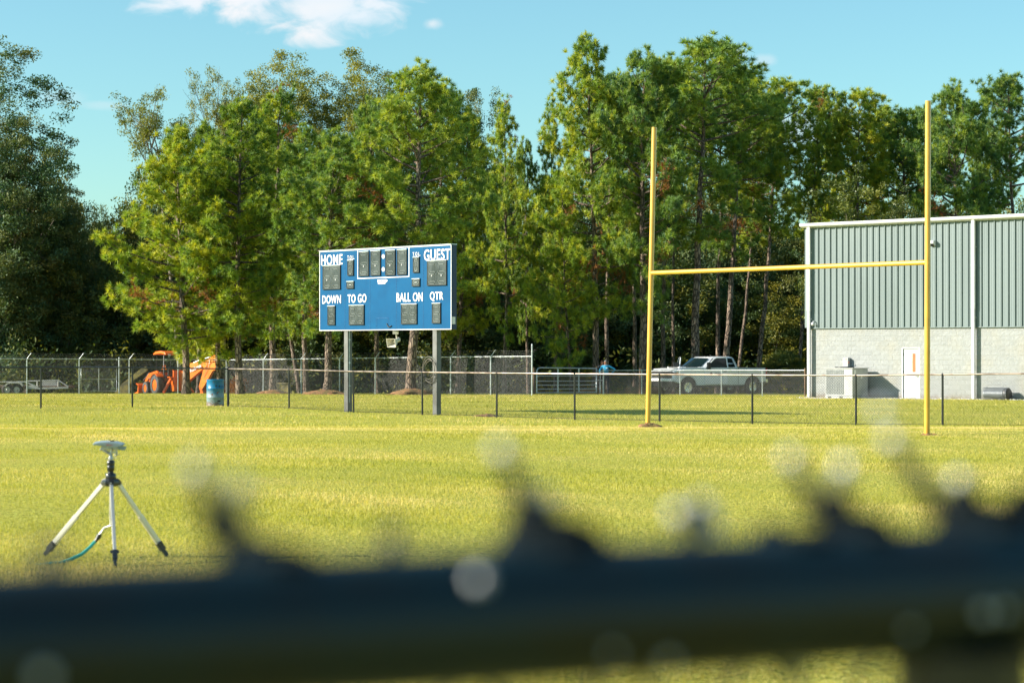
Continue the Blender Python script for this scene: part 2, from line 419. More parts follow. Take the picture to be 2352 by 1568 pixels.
M['blades'] = foliage("grass_blades", [(.15, .21, .028), (.42, .39, .060), (.72, .56, .24)], .34, .7, .22, .02)
def blades(name, n, d0, d1, power, hmin, hmax, wk, label, xk=.29):
    u = rng.random(n)
    a = 1 - power + 1           # density ~ d^-power, strip width ~ d
    d = ((d1 ** a - d0 ** a) * u + d0 ** a) ** (1 / a)
    x = (rng.random(n) * 2 - 1) * xk * d
    clump = np.sin(x * 1.7 + 2 * np.sin(d * .8)) * np.sin(d * 1.3 + x) * .5 + .5
    h = (hmin + (hmax - hmin) * rng.random(n) ** 2) * (.75 + .5 * clump)
    w = wk * (.5 + d / 20) * (.7 + .6 * rng.random(n))
    ang = rng.random(n) * 2 * pi; lean = rng.random(n) * .75
    la = rng.random(n) * 2 * pi
    z = gz(x, d)
    bx, by = np.cos(ang) * w, np.sin(ang) * w
    V = np.empty((n, 3, 3))
    V[:, 0] = np.stack([x - bx, d - by, z - .01], -1); V[:, 1] = np.stack([x + bx, d + by, z - .01], -1)
    V[:, 2] = np.stack([x + np.cos(la) * lean * h, d + np.sin(la) * lean * h, z + h], -1)
    tone = (rng.random(n) * .36 + .70 * (np.sin(x * .33 + np.sin(d * .27 + 1) * 2.2) * np.sin(d * .41 + .7 * np.sin(x * .5)) * .38 + .22 * np.sin(x * 1.9 + d * 2.3 + 2 * np.sin(x * .7)) * np.sin(d * .9 - x * .4) + .45)) ; tone = tone + .30 * np.exp(-((d - 44 - 2 * np.sin(x * .3)) / 5.0) ** 2) + .55 * np.clip((15.6 + .5 * np.sin(x * 2.1) - d) / 1.6, 0, 1) * np.clip((d - 11.5) / 1.5, 0, 1); tone = np.clip(tone, 0, 1)
    o = np_mesh(name, V.reshape(-1, 3), np.arange(3 * n).reshape(-1, 3), M['blades'], attr=tone)
    return tag(o, label, "grass", kind='stuff')
blades("grass", 660000, 7.0, 50.0, 1.6, .014, .038, .0024, "short yellow green turf of the playing field", .36)
blades("grass", 90000, 50.0, 106.0, 1.2, .03, .075, .0030, "greener mown grass beyond the black chain link fence")
blades("weeds", 2000, 8.0, 36.0, 1.7, .05, .10, .0022, "scattered taller pale grass stalks standing out of the turf")

# ------------------------------------------------------------------ foliage builders
def unit(a): return a / np.maximum(1e-9, np.linalg.norm(a, axis=-1, keepdims=True))
def needles(C, D, K, L, W, R):
    n = len(C)
    dirs = unit(D[:, None, :] * 0.70 + R.normal(size=(n, K, 3)) * .62)
    L_ = L * (.75 + .5 * R.random((n, K, 1)))
    side = unit(np.cross(dirs, R.normal(size=(n, K, 3)))) * W
    base = C[:, None, :] + dirs * .02
    V = np.stack([base - side, base + side, base + dirs * L_], 2).reshape(-1, 3)
    tone = np.repeat(R.random(n), K)
    return V, tone
def leaves(C, n_per, spread, size, R, flat=.75):
    n = len(C)
    off = unit(R.normal(size=(n, n_per, 3))) * (R.random((n, n_per, 1)) ** .55) * spread * 1.75 * (.7 + .6 * R.random((n, 1, 1))); off[..., 2] *= flat
    c = (C[:, None, :] + off).reshape(-1, 3)
    m = len(c)
    nrm = unit(R.normal(size=(m, 3)) + np.array([0, 0, .6]))
    a = unit(np.cross(nrm, R.normal(size=(m, 3)))); b = np.cross(nrm, a)
    s = size * (.6 + .8 * R.random((m, 1)))
    V = np.stack([c - a * s, c + b * s * .45, c + a * s, c - b * s * .45], 1).reshape(-1, 3)
    tone = np.clip(np.repeat(R.random(n), n_per) * .75 + R.random(m) * .25, 0, 1)
    return V, tone

def pine(name, seed, H, base, Rm, nb=62, tufts=5200, widest=.35, trunk_r=.20, mat='pine', top_round=1.0, dead=.02, K=40, droop=0.1, wob=.25, gaps=.0, nl=.27):
    R = np.random.default_rng(seed)
    root = thing(name, "pine", "tree")
    tz = np.linspace(-.3, H * .97, 14)
    wx = np.cumsum(R.normal(size=14)) * wob * .18; wy = np.cumsum(R.normal(size=14)) * wob * .18
    wx -= wx[0]; wy -= wy[0]; k = tz / H; wx -= k * wx[-1]; wy -= k * wy[-1]
    rad = trunk_r * (1 - .88 * np.clip(tz / H, 0, 1) ** 1.1); rad[0] *= 1.5; rad[1] *= 1.02
    mb = MB(); mb.tube([(wx[i], wy[i], tz[i]) for i in range(14)], list(rad), 10)
    C, D, DC, DD = [], [], [], []
    az = R.random() * 6.28
    skip = [(R.random(), R.random() * 6.28) for _ in range(5)]
    for i in range(nb):
        f = (i + R.random() * .8) / nb
        z = H * (base + (1 - base) * f ** .95 * .985)
        az += 2.39996 + R.normal() * .4
        if gaps and any(abs(f - sf) < .07 and abs((az - sa + pi) % (2*pi) - pi) < gaps for sf, sa in skip): continue
        prof = min(1, (f + .28) / (widest + .28)) if f < widest else max(.05, (1 - ((f - widest) / (1 - widest)) ** (1.1 + top_round)))
        L = Rm * prof * (.55 + .70 * R.random()) + .35
        if f < .12: L *= .6 + .4 * R.random()
        e0 = -droop + .75 * f + R.normal() * .12; x0 = np.interp(z, tz, wx); y0 = np.interp(z, tz, wy)
        p = np.array([x0, y0, z]); pts = [p.copy()]; n = 7; a = az
        for j in range(n):
            e = e0 + (.55 * (j / n) ** 1.5); a += R.normal() * .12
            p = p + np.array([cos(a) * cos(e), sin(a) * cos(e), sin(e)]) * L / n; pts.append(p.copy())
        r0 = max(.022, min(trunk_r * .38, .020 * L))
        if f < .9: mb.tube(pts, list(np.linspace(r0, .008, n + 1)), 4, caps=False)
        isdead = (f < .22 and R.random() < dead * 6) or R.random() < dead
        nt = max(3, int(L * 5.6))
        for q in range(nt):
            s = .26 + .74 * ((q + R.random()) / nt) ** .75
            j = min(n - 1, int(s * n)); fr = s * n - j
            o = pts[j] * (1 - fr) + pts[j + 1] * fr
            dv = pts[j + 1] - pts[j]; dv /= np.linalg.norm(dv)
            tw = dv * .55 + R.normal(size=3) * np.array([.62, .62, .30]) + np.array([0, 0, .28])
            tw /= np.linalg.norm(tw); tl = (.25 + .75 * R.random()) * (1.15 - .45 * s) * min(1.0, .4 + L / 4)
            if q % 3 == 0 and not isdead: mb.tube([o, o + tw * tl], .008, 3, caps=False)
            m = 2 + (R.random() < .45)
            for w in range(m):
                c = o + tw * tl * (1.0 if w == 0 else .35 + .5 * R.random()) + R.normal(size=3) * (.05 if w == 0 else .20)
                if isdead: DC.append(c); DD.append(tw)
                else: C.append(c); D.append(tw + np.array([0, 0, .35]))
    C, D = np.array(C), np.array(D)
    C += np.array([0, 0, .0])
    if len(C) > tufts: s = R.permutation(len(C))[:tufts]; C, D = C[s], D[s]
    V, tone = needles(C, unit(D), K, nl, .020, R)
    tr = mb.build("trunk", M['bark'], root)
    np_mesh("crown", V, np.arange(len(V)).reshape(-1, 3), M[mat], root, attr=tone)
    if len(DC) > 3:
        V, tone = needles(np.array(DC), unit(np.array(DD)), 12, .2, .015, R)
        np_mesh("dead_needles", V, np.arange(len(V)).reshape(-1, 3), M['dead'], root, attr=tone)
    root["H"] = H; root["Rm"] = Rm
    return root

def broadleaf(name, seed, H, base, Rm, nclump=230, per=62, spread=.42, size=.13, mat='leaf', trunk_r=.22, sparse=False, low=False):
    R = np.random.default_rng(seed)
    root = thing(name, "broadleaf", "tree")
    mb = MB(); C = []
    z0 = H * base
    mb.tube([(0, 0, -.3), (.05, 0, z0 * .5), (0, .05, z0)], [trunk_r * 1.3, trunk_r, trunk_r * .8], 9)
    def limb(p, d, L, r, lev):
        pts = [p.copy()]; n = 5; dd = d.copy()
        for j in range(n):
            dd = unit(dd + R.normal(size=3) * .16 + np.array([0, 0, .10])); p = p + dd * L / n; pts.append(p.copy())
        mb.tube(pts, list(np.linspace(r, r * .45, n + 1)), 5 if lev < 2 else 3, caps=False)
        if lev >= 2:
            C.append(pts[-1]); C.append(pts[3]); return
        for q in range(4 if lev == 0 else 5):
            j = 2 + int(R.random() * 4); nd = unit(dd * .7 + R.normal(size=3) * .62 + np.array([0, 0, .05]))
            limb(pts[min(j, n)], nd, L * (.48 + .25 * R.random()), r * .5, lev + 1)
        C.append(pts[-1])
    nl = 9 if not sparse else 6
    for i in range(nl):
        a = i * 2.4 + R.random(); e = .25 + 1.15 * (i / nl)
        d = np.array([cos(a) * cos(e), sin(a) * cos(e), sin(e)])
        st = np.array([0, 0, z0 * (1 if not low else .35 + .65 * i / nl)])
        limb(st, d, (Rm * cos(e) * .62 + (H - z0) * sin(e) * .50), trunk_r * .5, 0)
    C = np.array(C)
    sc = min(1.0, (H * .97 - z0) / (C[:, 2].max() - z0)); 
    sr = min(1.0, Rm * .95 / np.percentile(np.hypot(C[:, 0], C[:, 1]), 97))
    C *= np.array([sr, sr, 1]); C[:, 2] = np.where(C[:, 2] > z0, z0 + (C[:, 2] - z0) * sc, C[:, 2])
    mb.V = [(x * sr if z > z0 * .3 else x, y * sr if z > z0 * .3 else y, z0 + (z - z0) * sc if z > z0 else z) for x, y, z in mb.V]
    # fit the clump cloud into the wanted crown
    rr = np.sqrt(C[:, 0] ** 2 + C[:, 1] ** 2)
    zt = np.percentile(C[:, 2], 99)
    if not sparse:
        m = int(nclump * .5)
        th = R.random(m) * 2 * pi; ph = np.arccos(1 - 1.75 * R.random(m))
        k = .72 + .3 * R.random(m) + .16 * np.sin(th * 3 + ph * 4)
        zc, hz = (z0 + H) / 2 + .04 * H, (H - z0) / 2
        E = np.stack([Rm * k * np.sin(ph) * np.cos(th), Rm * k * np.sin(ph) * np.sin(th), zc + hz * k * np.cos(ph)], -1)
        C = np.concatenate([C, E])
    if len(C) > nclump: C = C[R.permutation(len(C))[:nclump]]
    V, tone = leaves(C, per, spread, size, R)
    H = float(np.percentile(V[:, 2], 99.7))
    mb.build("trunk", M['bark_grey'], root)
    np_mesh("crown", V, np.arange(len(V)).reshape(-1, 4), M[mat], root, attr=tone)
    root["H"] = H; root["Rm"] = Rm
    return root

protos = {}
protos['A'] = pine("pine_tree", 11, 13.5, .15, 4.1, 72, 4200, .30, .19, 'pine', .05, .015, droop=.02)
protos['B'] = pine("pine_tree", 12, 16.5, .20, 3.4, 78, 4800, .35, .20, 'pine', .3, .012)
protos['C'] = pine("pine_tree", 13, 17.0, .22, 3.5, 80, 5200, .40, .25, 'pine_dark', .8, .012, gaps=.35)
protos['D'] = pine("pine_tree", 14, 16.5, .18, 2.5, 66, 2900, .30, .18, 'pine', .1, .02, gaps=.4)
protos['E'] = pine("pine_tree", 15, 18.5, .42, 3.0, 66, 4800, .50, .20, 'pine_dark', 1.2, .03, gaps=.4)
protos['F'] = pine("pine_tree", 16, 18.5, .52, 2.2, 56, 3500, .5, .14, 'pine', 1.0, .04, gaps=.5)
protos['S'] = pine("pine_tree", 17, 12.0, .12, 2.0, 48, 1700, .3, .11, 'pine', .1, .02)
for k in ('L', 'K', 'Q', 'W', 'U'): pass
protos['L'] = broadleaf("broadleaf_tree", 21, 22, .36, 3.4, 640, 150, .34, .072, 'leaf')
protos['K'] = broadleaf("broadleaf_tree", 22, 20, .06, 3.8, 820, 150, .34, .078, 'leaf_dark', low=True)
protos['Q'] = broadleaf("broadleaf_tree", 23, 19, .66, 2.5, 150, 80, .24, .06, 'leaf', .14, sparse=True)
protos['W'] = broadleaf("broadleaf_tree", 24, 12, .10, 2.2, 360, 130, .24, .07, 'leaf_gloss', low=True)
protos['U'] = broadleaf("understory_tree", 25, 9.5, .06, 2.6, 300, 110, .36, .085, 'under', .12, low=True)
protos['V'] = broadleaf("understory_tree", 26, 9, .06, 2.6, 300, 110, .36, .085, 'leaf_dark', .12, low=True)
used = set()
def plant(kind, bx, tx, ty, d, hw, label, group, rz=None, zoff=0.0):
    p = protos[kind]; base = G(bx, d); base.z -= .05
    top = P(tx, ty, d)
    H = (top.z - base.z); sx = hw * 1.1 * PXM * d / p["Rm"]; sz = H / p["H"]
    lean = math.atan2(top.x - base.x, H)
    rot = (0, lean, (random.random() * 6.28) if rz is None else rz)
    e = (Matrix.Rotation(lean, 3, 'Y') @ Matrix.Rotation(rot[2], 3, 'Z')).to_euler()
    if kind in used: o = copy_thing(p, base, e, (sx, sx, sz))
    else: o = p; used.add(kind); o.location = base; o.rotation_euler = e; o.scale = (sx, sx, sz)
    o.name = {'broadleaf_tree': 'broadleaf_tree'}.get(p.name.split('.')[0], p.name.split('.')[0])
    tag(o, label, "tree", group)
    return o
exec_trees = True
PG = "tall pines along the edge of the wood"
FG = "pines standing in front of the wood"
plant('A', 427, 405, 303, 112, 172, "bushy yellow green pine furthest left, its trunk in front of the tractor", FG, .4)
plant('S', 503, 495, 335, 115, 110, "slender pine rising behind the blue drum", FG)
plant('B', 553, 556, 240, 112, 135, "bright pine just right of the blue drum with branches low on the left", FG, 2.2)
plant('D', 627, 648, 205, 119, 100, "pine with rusty low branches, next left of the scoreboard pines", FG, 1.0)
plant('C', 748, 768, 308, 107, 118, "broad pine directly behind the left post of the scoreboard", FG, 3.5)
plant('C', 945, 968, 158, 106, 150, "tall thick trunked pine towering over the scoreboard", FG, .9)
plant('D', 1158, 1160, 230, 118, 62, "narrow pointed pine just left of the gap of sky", FG, 2.0)
plant('B', 1050, 1075, 262, 126, 90, "dark pine behind the right end of the scoreboard", FG, 4.0)
plant('B', 1366, 1347, 96, 116, 120, "tallest pointed pine in the middle, beside the two men", PG, 5.0)
plant('S', 1312, 1290, 430, 115.5, 62, "short young pine growing behind the tube gate", PG)
plant('C', 1470, 1478, 128, 115, 118, "thick trunked pine rising behind the left goal post", PG, 2.6)
plant('E', 1597, 1622, 106, 117, 150, "spreading high pine standing behind the cab of the truck", PG, .2)
plant('E', 1660, 1708, 170, 124, 112, "leaning pine behind the cargo bed of the truck", PG, 3.3)
plant('F', 1740, 1792, 192, 127, 88, "pine with long bare trunk behind the tail of the truck", PG, 1.2)
plant('F', 1828, 1888, 207, 130, 66, "thin leaning pine closest to the corner of the building", PG, 4.4)
plant('F', 1966, 1974, 218, 131, 78, "open crowned pine rising above the gutter's left end", PG, 2.2)
plant('E', 2070, 2076, 266, 133, 98, "lower pine over the roof between two taller ones", PG, 5.2)
plant('C', 2203, 2190, 203, 124, 112, "round topped pine directly right of the right goal upright", PG, 1.4)
plant('E', 2335, 2316, 192, 127, 102, "tall pine at the right edge above the roof", PG, 2.9)
plant('E', 2272, 2268, 300, 136, 62, "darker pine behind the roof between the two right pines", PG, .7)
BG = "thin trunked pines deeper in the wood"
for bx, tx, ty, d, hw, k in ((1458, 1440, 190, 121, 70, 'E'), (1524, 1535, 150, 128, 75, 'E'), (1546, 1560, 170, 133, 60, 'F'), (1648, 1660, 160, 131, 75, 'E'),
                             (1691, 1750, 230, 136, 60, 'F'), (1908, 1925, 280, 140, 60, 'F'), (2120, 2130, 260, 140, 65, 'E'), (2020, 2030, 262, 139, 55, 'F'),
                             (870, 850, 240, 124, 85, 'C'), (1010, 1015, 215, 127, 80, 'E'), (1275, 1262, 260, 128, 55, 'D'), (705, 700, 300, 124, 85, 'C'),
                             (1395, 1405, 185, 124, 75, 'E'), (690, 600, 300, 126, 80, 'B'), (455, 470, 290, 132, 80, 'B'), (1215, 1205, 330, 131, 50, 'C')):
    plant(k, bx, tx, ty, d, hw, "pine deep in the wood, mostly hidden behind the front pines", BG)
LG = "broadleaf trees rising behind the pines"
plant('K', -20, 15, 108, 140, 150, "large dark broadleaf tree filling the left edge of the picture", LG, .6)
plant('K', 60, 70, 330, 143, 120, "dark broadleaf tree stepping down beside the large one on the left", LG, 2.6)
plant('K', 135, 150, 440, 146, 72, "lower dark broadleaf tree bordering the sky gap at left", LG, 4.0)
plant('Q', 420, 345, 200, 134, 88, "sparse leafed tree with bare limbs alone against the sky at left", LG, .8)
plant('Q', 520, 492, 158, 138, 60, "thin twiggy treetop poking out left of the rounded crowns", LG, 2.3)
plant('L', 640, 650, 124, 140, 112, "rounded broadleaf crown left of the forked white limbs", LG, 1.5)
plant('L', 830, 832, 128, 141, 112, "rounded broadleaf crown behind and left of the tallest scoreboard pine", LG, 3.9)
plant('L', 575, 560, 205, 143, 85, "yellowish broadleaf crown descending towards the sparse tree", LG, 5.0)
plant('K', 1100, 1100, 215, 140, 78, "dark broadleaf crown between the scoreboard pine and the narrow pine", LG, 2.2)
plant('W', 1960, 1955, 385, 112, 95, "glossy leafed evergreen standing against the building roof", LG, 1.1)
plant('W', 2070, 2060, 430, 114, 65, "smaller glossy evergreen behind the roof by the right upright", LG, 3.0)
UG = "understory trees crowding the dark wood"
R0 = np.random.default_rng(5)
n = 0
for row, (d, y0, y1, step) in enumerate(((138, 540, 690, 92), (148, 380, 560, 88), (162, 330, 470, 88))):
    px = -70 + row * 30
    while px < 2440:
        ty = y0 + (y1 - y0) * R0.random()
        if px < 60: ty = min(ty, 470)
        if 200 < px < 300: ty = max(ty, 520)
        if 1180 < px < 1240: ty = max(ty, 500)
        if px > 1800: ty = max(ty, 470)
        if not (row == 0 and 1840 < px):
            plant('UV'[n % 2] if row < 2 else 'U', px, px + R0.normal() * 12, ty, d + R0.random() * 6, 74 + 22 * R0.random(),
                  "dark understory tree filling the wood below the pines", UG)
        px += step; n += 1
# low dense brush
nb_ = 2600
bx_ = (R0.random(nb_) * 2 - 1) * 46; by_ = 133 + R0.random(nb_) * 30
bz_ = gz(bx_, by_) + R0.random(nb_) ** 1.6 * (2.6 + (by_ - 133) * .16)
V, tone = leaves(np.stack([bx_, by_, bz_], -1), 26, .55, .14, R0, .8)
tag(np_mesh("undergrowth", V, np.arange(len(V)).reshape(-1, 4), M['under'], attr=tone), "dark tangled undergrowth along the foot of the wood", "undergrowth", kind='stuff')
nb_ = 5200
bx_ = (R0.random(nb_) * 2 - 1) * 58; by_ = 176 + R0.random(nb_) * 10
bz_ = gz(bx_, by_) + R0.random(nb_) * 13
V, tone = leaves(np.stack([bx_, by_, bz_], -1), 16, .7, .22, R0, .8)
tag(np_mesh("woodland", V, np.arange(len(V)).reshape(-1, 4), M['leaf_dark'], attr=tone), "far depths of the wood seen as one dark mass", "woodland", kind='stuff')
SH = "shrubs at the wood's edge"
for bx, ty, d, hw, lb in ((238, 480, 148, 36, "feathery grey green shrub tree in the gap of sky at left"), (30, 845, 138, 42, "yellowing bush behind the far left of the barbed fence"),
                          (1800, 800, 116, 46, "vine covered bush between the truck and the building")):
    plant('V' if bx < 500 else 'U', bx, bx, ty, d, hw, lb, SH)
# pine straw mounds
def mound(c, rx, ry, h, label):
    mb = MB(); n = 26; vs = [(0, 0, h)]; R = np.random.default_rng(int(abs(c.x) * 10))
    rings = 6
    for i in range(1, rings + 1):
        f = i / rings
        for k in range(n):
            a = 2 * pi * k / n; w = 1 + .16 * sin(3 * a + c.x) + .12 * R.normal()
            vs.append((rx * f * w * cos(a), ry * f * w * sin(a), h * (1 - f * f) ** 1.3 + .02 * R.normal() * (1 - f) - (.03 if i == rings else 0)))
    fs = [(0, 1 + k, 1 + (k + 1) % n) for k in range(n)]
    for i in range(rings - 1):
        for k in range(n): fs.append((1 + i*n + k, 1 + (i+1)*n + k, 1 + (i+1)*n + (k+1) % n, 1 + i*n + (k+1) % n))
    mb.add(vs, fs, True); o = mb.build("pine_straw_mound", M['straw'])
    o.location = c; return tag(o, label, "mound", "pine straw mounds at the foot of trees")
mound(G(748, 107), 1.15, 1.0, .26, "brown pine straw mound under the pine behind the left scoreboard post")
mound(G(942, 105.5), 1.25, 1.1, .30, "brown pine straw mound around the thick pine left of the right scoreboard post")
mound(G(1366, 115), 1.2, 1.0, .34, "reddish pine straw mound behind the tube gate")
mound(G(1478, 115), 1.7, 1.1, .42, "long reddish pine straw mound behind the low silver fence")
mound(G(628, 118), 1.0, .9, .2, "low pine straw mound by the rusty branched pine")
# ------------------------------------------------------------------ chain link
def chain_mesh(segs, r, pitch=.07, ticks=0.0, r3=3):
    """segs: (a, b, za0, za1, zb0, zb1) bottom/top heights at both ends; returns V,F of diamond wire"""
    A, B = [], []
    for a, b, a0, a1, b0, b1 in segs:
        a = Vector((a[0], a[1], 0)); b = Vector((b[0], b[1], 0)); L = (b - a).length; H = ((a1 - a0) + (b1 - b0)) / 2
        u = (b - a) / L
        def pt(x, z):
            f = x / L; lo = a0 * (1 - f) + b0 * f; hi = a1 * (1 - f) + b1 * f
            q = a + u * x; return (q.x, q.y, lo + (hi - lo) * z / H)
        k = -H
        while k < L:
            x0, z0 = (k, 0) if k >= 0 else (0, -k)
            x1, z1 = (k + H, H) if k + H <= L else (L, L - k)
            if x1 - x0 > .01:
                A.append(pt(x0, z0)); B.append(pt(x1, z1)); A.append(pt(x0, H - z0)); B.append(pt(x1, H - z1))
            k += pitch
        if ticks:
            x = 0.0
            while x < L:
                A.append(pt(x - .012, H - .01)); B.append(pt(x + .008, H + ticks)); x += pitch
    A, B = np.array(A), np.array(B)
    d = unit(B - A); n1 = unit(np.cross(d, np.array([.31, .77, .23]))); n2 = np.cross(d, n1)
    m = len(A); V = np.empty((m, 6, 3))
    for k in range(3):
        o = (n1 * cos(2.094 * k) + n2 * sin(2.094 * k)) * r
        V[:, k] = A + o; V[:, 3 + k] = B + o
    base = (np.arange(m) * 6)[:, None, None]
    F = np.array([[0, 1, 4, 3], [1, 2, 5, 4], [2, 0, 3, 5]])[None] + base
    return V.reshape(-1, 3), F.reshape(-1, 4)
def sub(V, o): return V - np.array(o.location)[None]

# black field fence (corner near the drum, one wing each way)
def field_fence():
    right = [(524, 71.3, 85), (664, 68.5, 88.5), (812, 65.2, 93), (970, 62.8, 96.5), (1141, 60.3, 100.5), (1320, 58.3, 104), (1515, 56.9, 106.5),
             (1728, 55.3, 109.5), (1966, 53.6, 113), (2165, 52.2, 116), (2375, 50.9, 119), (2600, 49.5, 122)]
    left = [(524, 71.3), (304, 67.6), (94, 64.5), (-130, 61.8)]
    def make(pts, label, railmat, name):
        o = G(pts[0][0], pts[0][1]); root = thing(name, label, "fence", o)
        tops, segs = [], []
        for i, q in enumerate(pts):
            b = G(q[0], q[1]); t = b.z + 1.24; tops.append(Vector((b.x, b.y, t)))
            if i == 0 and name == "chain_link_fence" and railmat != M['black_vinyl']: continue
            mb = MB(); rr = .042 if i == 0 else .027
            mb.tube([(b.x, b.y, b.z - .05), (b.x, b.y, t - (0 if i else -.03))], rr, 10)
            if i == 0:
                mb.ball((b.x, b.y, t + .03), .045, 6)
                for zz in (.12, .45, .8, 1.1): mb.tube([(b.x, b.y, b.z + zz - .012), (b.x, b.y, b.z + zz + .012)], .052, 10)
            else: mb.ball((b.x, b.y, t), .034, 6)
            mb.build("post", M['black_vinyl'], root, world=True)
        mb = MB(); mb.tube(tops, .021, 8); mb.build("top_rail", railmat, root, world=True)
        for a, b in zip(tops[:-1], tops[1:]):
            segs.append((a, b, a.z - 1.20, a.z + .0, b.z - 1.20, b.z + .0))
        V, F = chain_mesh(segs, .0021, .072, ticks=.028)
        np_mesh("wire_mesh", sub(V, root), F, M['black_wire'], root)
        if railmat != M['black_vinyl']:
            mb = MB(); pb = []
            for (x, d, h) in right[:]: g = G(x, d); pb.append(g + Vector((0, -.03, .035)))
            mb.tube(pb, .006, 5); mb.build("tension_wire", M['black_wire'], root, world=True)
    make(left, "black chain link fence wing running left from the corner post beside the drum", M['black_vinyl'], "chain_link_fence")
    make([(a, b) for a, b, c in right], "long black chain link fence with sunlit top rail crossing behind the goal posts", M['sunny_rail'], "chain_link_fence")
M['sunny_rail'] = material('sun_toned_black_rail', (.55, .43, .35), .30, .6, var=(.24, .18, .14), vscale=3)  # black rail in a pale tone; its sunlit shine is put into the colour
M['black_wire'] = material("black_coated_wire", (.014, .016, .016), .5, 0, spec=.25)
field_fence()

# tall silver security fence with barbed wire
def arm(mb, x, y, t, dx=.24, dz=.30):
    mb.tube([(x, y, t - .02), (x + dx, y, t + dz)], [.024, .014], 6)
def security_fence(pts, label, name="security_fence", wires=True, first=True, group="tall galvanised security fences"):
    root = thing(name, label, "fence", G(*pts[0]), group=group); tops = []; outs = []
    for i, (px, d) in enumerate(pts):
        b = G(px, d); t = b.z + 1.86; tops.append(Vector((b.x, b.y, t))); outs.append(Vector((b.x + .24, b.y, t + .30)))
        if i == 0 and not first: continue
        mb = MB(); mb.tube([(b.x, b.y, b.z - .1), (b.x, b.y, t + .03)], .034, 9)
        if wires and not (label.startswith("right") and i == len(pts) - 1): arm(mb, b.x, b.y, t + .02)
        mb.build("post", M['galv'], root, world=True)
    mb = MB(); mb.tube(tops, .024, 7)
    for a, b in zip(tops[:-1], tops[1:]):
        for f in (.25, .5, .75):
            q = a.lerp(b, f); mb.tube([q + Vector((0, 0, .035)), q + Vector((0, 0, -.06))], .03, 6)
    mb.build("top_rail", M['galv'], root, world=True)
    segs = [(a, b, a.z - 1.84, a.z, b.z - 1.84, b.z) for a, b in zip(tops[:-1], tops[1:])]
    V, F = chain_mesh(segs, .0019, .080, ticks=.05); np_mesh("wire_mesh", sub(V, root), F, M['galv_wire'], root)
    if wires:
        for f in (.35, .68, 1.0):
            mb = MB(); pl = []
            for a, b, oa, ob in zip(tops[:-1], tops[1:], outs[:-1], outs[1:]):
                p0, p1 = a.lerp(oa, f), b.lerp(ob, f); L = (p1 - p0).length
                for k in range(12): pl.append(p0.lerp(p1, k / 12) - Vector((0, 0, .05 * sin(pi * k / 12))))
                nb = int(L / .13)
                for k in range(nb):
                    q = p0.lerp(p1, (k + .5) / nb) - Vector((0, 0, .05 * sin(pi * (k + .5) / nb)))
                    mb.tube([q + Vector((-.012, 0, -.022)), q + Vector((.012, 0, .022))], .0035, 3)
            pl.append(p1); mb.tube(pl, .0032, 3, caps=False)
            mb.build("barbed_wire", M['galv_wire'], root, world=True)
    return root
security_fence([(-58, 114.2), (62, 115.5), (182, 116.8), (297, 118.1), (409, 119.4), (520, 120.7)], "left run of the tall silver chain link fence with angled barbed wire arms")
security_fence([(520, 120.7), (605, 118.4), (692, 116.1), (780, 113.9), (862, 111.7), (948, 109.5), (1035, 107.3), (1127, 105.2), (1222, 103.0)],
               "right run of the barbed silver fence passing behind the scoreboard to the gate", first=False)
e = G(1222, 103); mb = MB(); mb.tube([(0, 0, -.05), (0, 0, 2.42)], .038, 9); mb.ball((0, 0, 2.42), .04, 6)
o = mb.build("fence_end_post", M['galv']); o.location = e; tag(o, "tall silver end post where the barbed fence stops left of the tube gate", "post")
security_fence([(-60, 146), (30, 147.5), (120, 149), (218, 150.5), (305, 152), (395, 153.5)], "rear silver security fence seen through the mesh behind the trailer")

# gate in the compound
g0, g1 = G(186, 119.2), G(268, 120.2)
root = thing("compound_gate", "silver mesh gate panel hanging inside the compound between trailer and tractor", "gate", g0)
mb = MB()
za = g0.z + 1.45
A = [Vector((g0.x, g0.y, g0.z + .1)), Vector((g0.x, g0.y, za)), Vector((g1.x, g1.y, za)), Vector((g1.x, g1.y, g0.z + .1))]
mb.tube(A, .026, 7, closed=True); mid = (A[0] + A[3]) / 2; mb.tube([mid, mid + Vector((0, 0, 1.35))], .02, 6)
mb.tube([(A[0] + A[1]) / 2, (A[2] + A[3]) / 2], .02, 6); mb.build("gate_frame", M['galv'], root, world=True)
V, F = chain_mesh([(A[0], A[3], A[0].z, za, A[3].z, za)], .002, .08); np_mesh("wire_mesh", sub(V, root), F, M['galv_wire'], root)
mb = MB(); mb.tube([(g1.x + .14, g1.y, g1.z - .1), (g1.x + .14, g1.y, g1.z + 1.95)], .05, 10); mb.ball((g1.x + .14, g1.y, g1.z + 1.95), .055, 6)
mb.build("gate_post", M['galv'], root, world=True)

# low silver fence in front of the truck
low = [(1386, 109.5), (1474, 107.2), (1562, 105), (1657, 102.8), (1751, 100.6), (1849, 98.6)]
root = thing("low_chain_link_fence", "low silver chain link fence between the men and the building, in front of the truck", "fence", G(*low[0]))
tops = []
for i, q in enumerate(low):
    b = G(*q); t = b.z + 1.20; tops.append(Vector((b.x, b.y, t)))
    mb = MB(); mb.tube([(b.x, b.y, b.z - .1), (b.x, b.y, t + (.06 if i in (0, 5) else 0))], .036 if i in (0, 5) else .024, 8)
    mb.ball((b.x, b.y, t + (.06 if i in (0, 5) else .01)), .038 if i in (0, 5) else .028, 6)
    mb.build("post", M['wood'] if i == 5 else M['galv'], root, world=True)
mb = MB(); mb.tube(tops, .021, 7); mb.build("top_rail", M['galv'], root, world=True)
V, F = chain_mesh([(a, b, a.z - 1.18, a.z, b.z - 1.18, b.z) for a, b in zip(tops[:-1], tops[1:])], 0.0014, .076, ticks=.03)
np_mesh("wire_mesh", sub(V, root), F, M['galv_wire'], root)
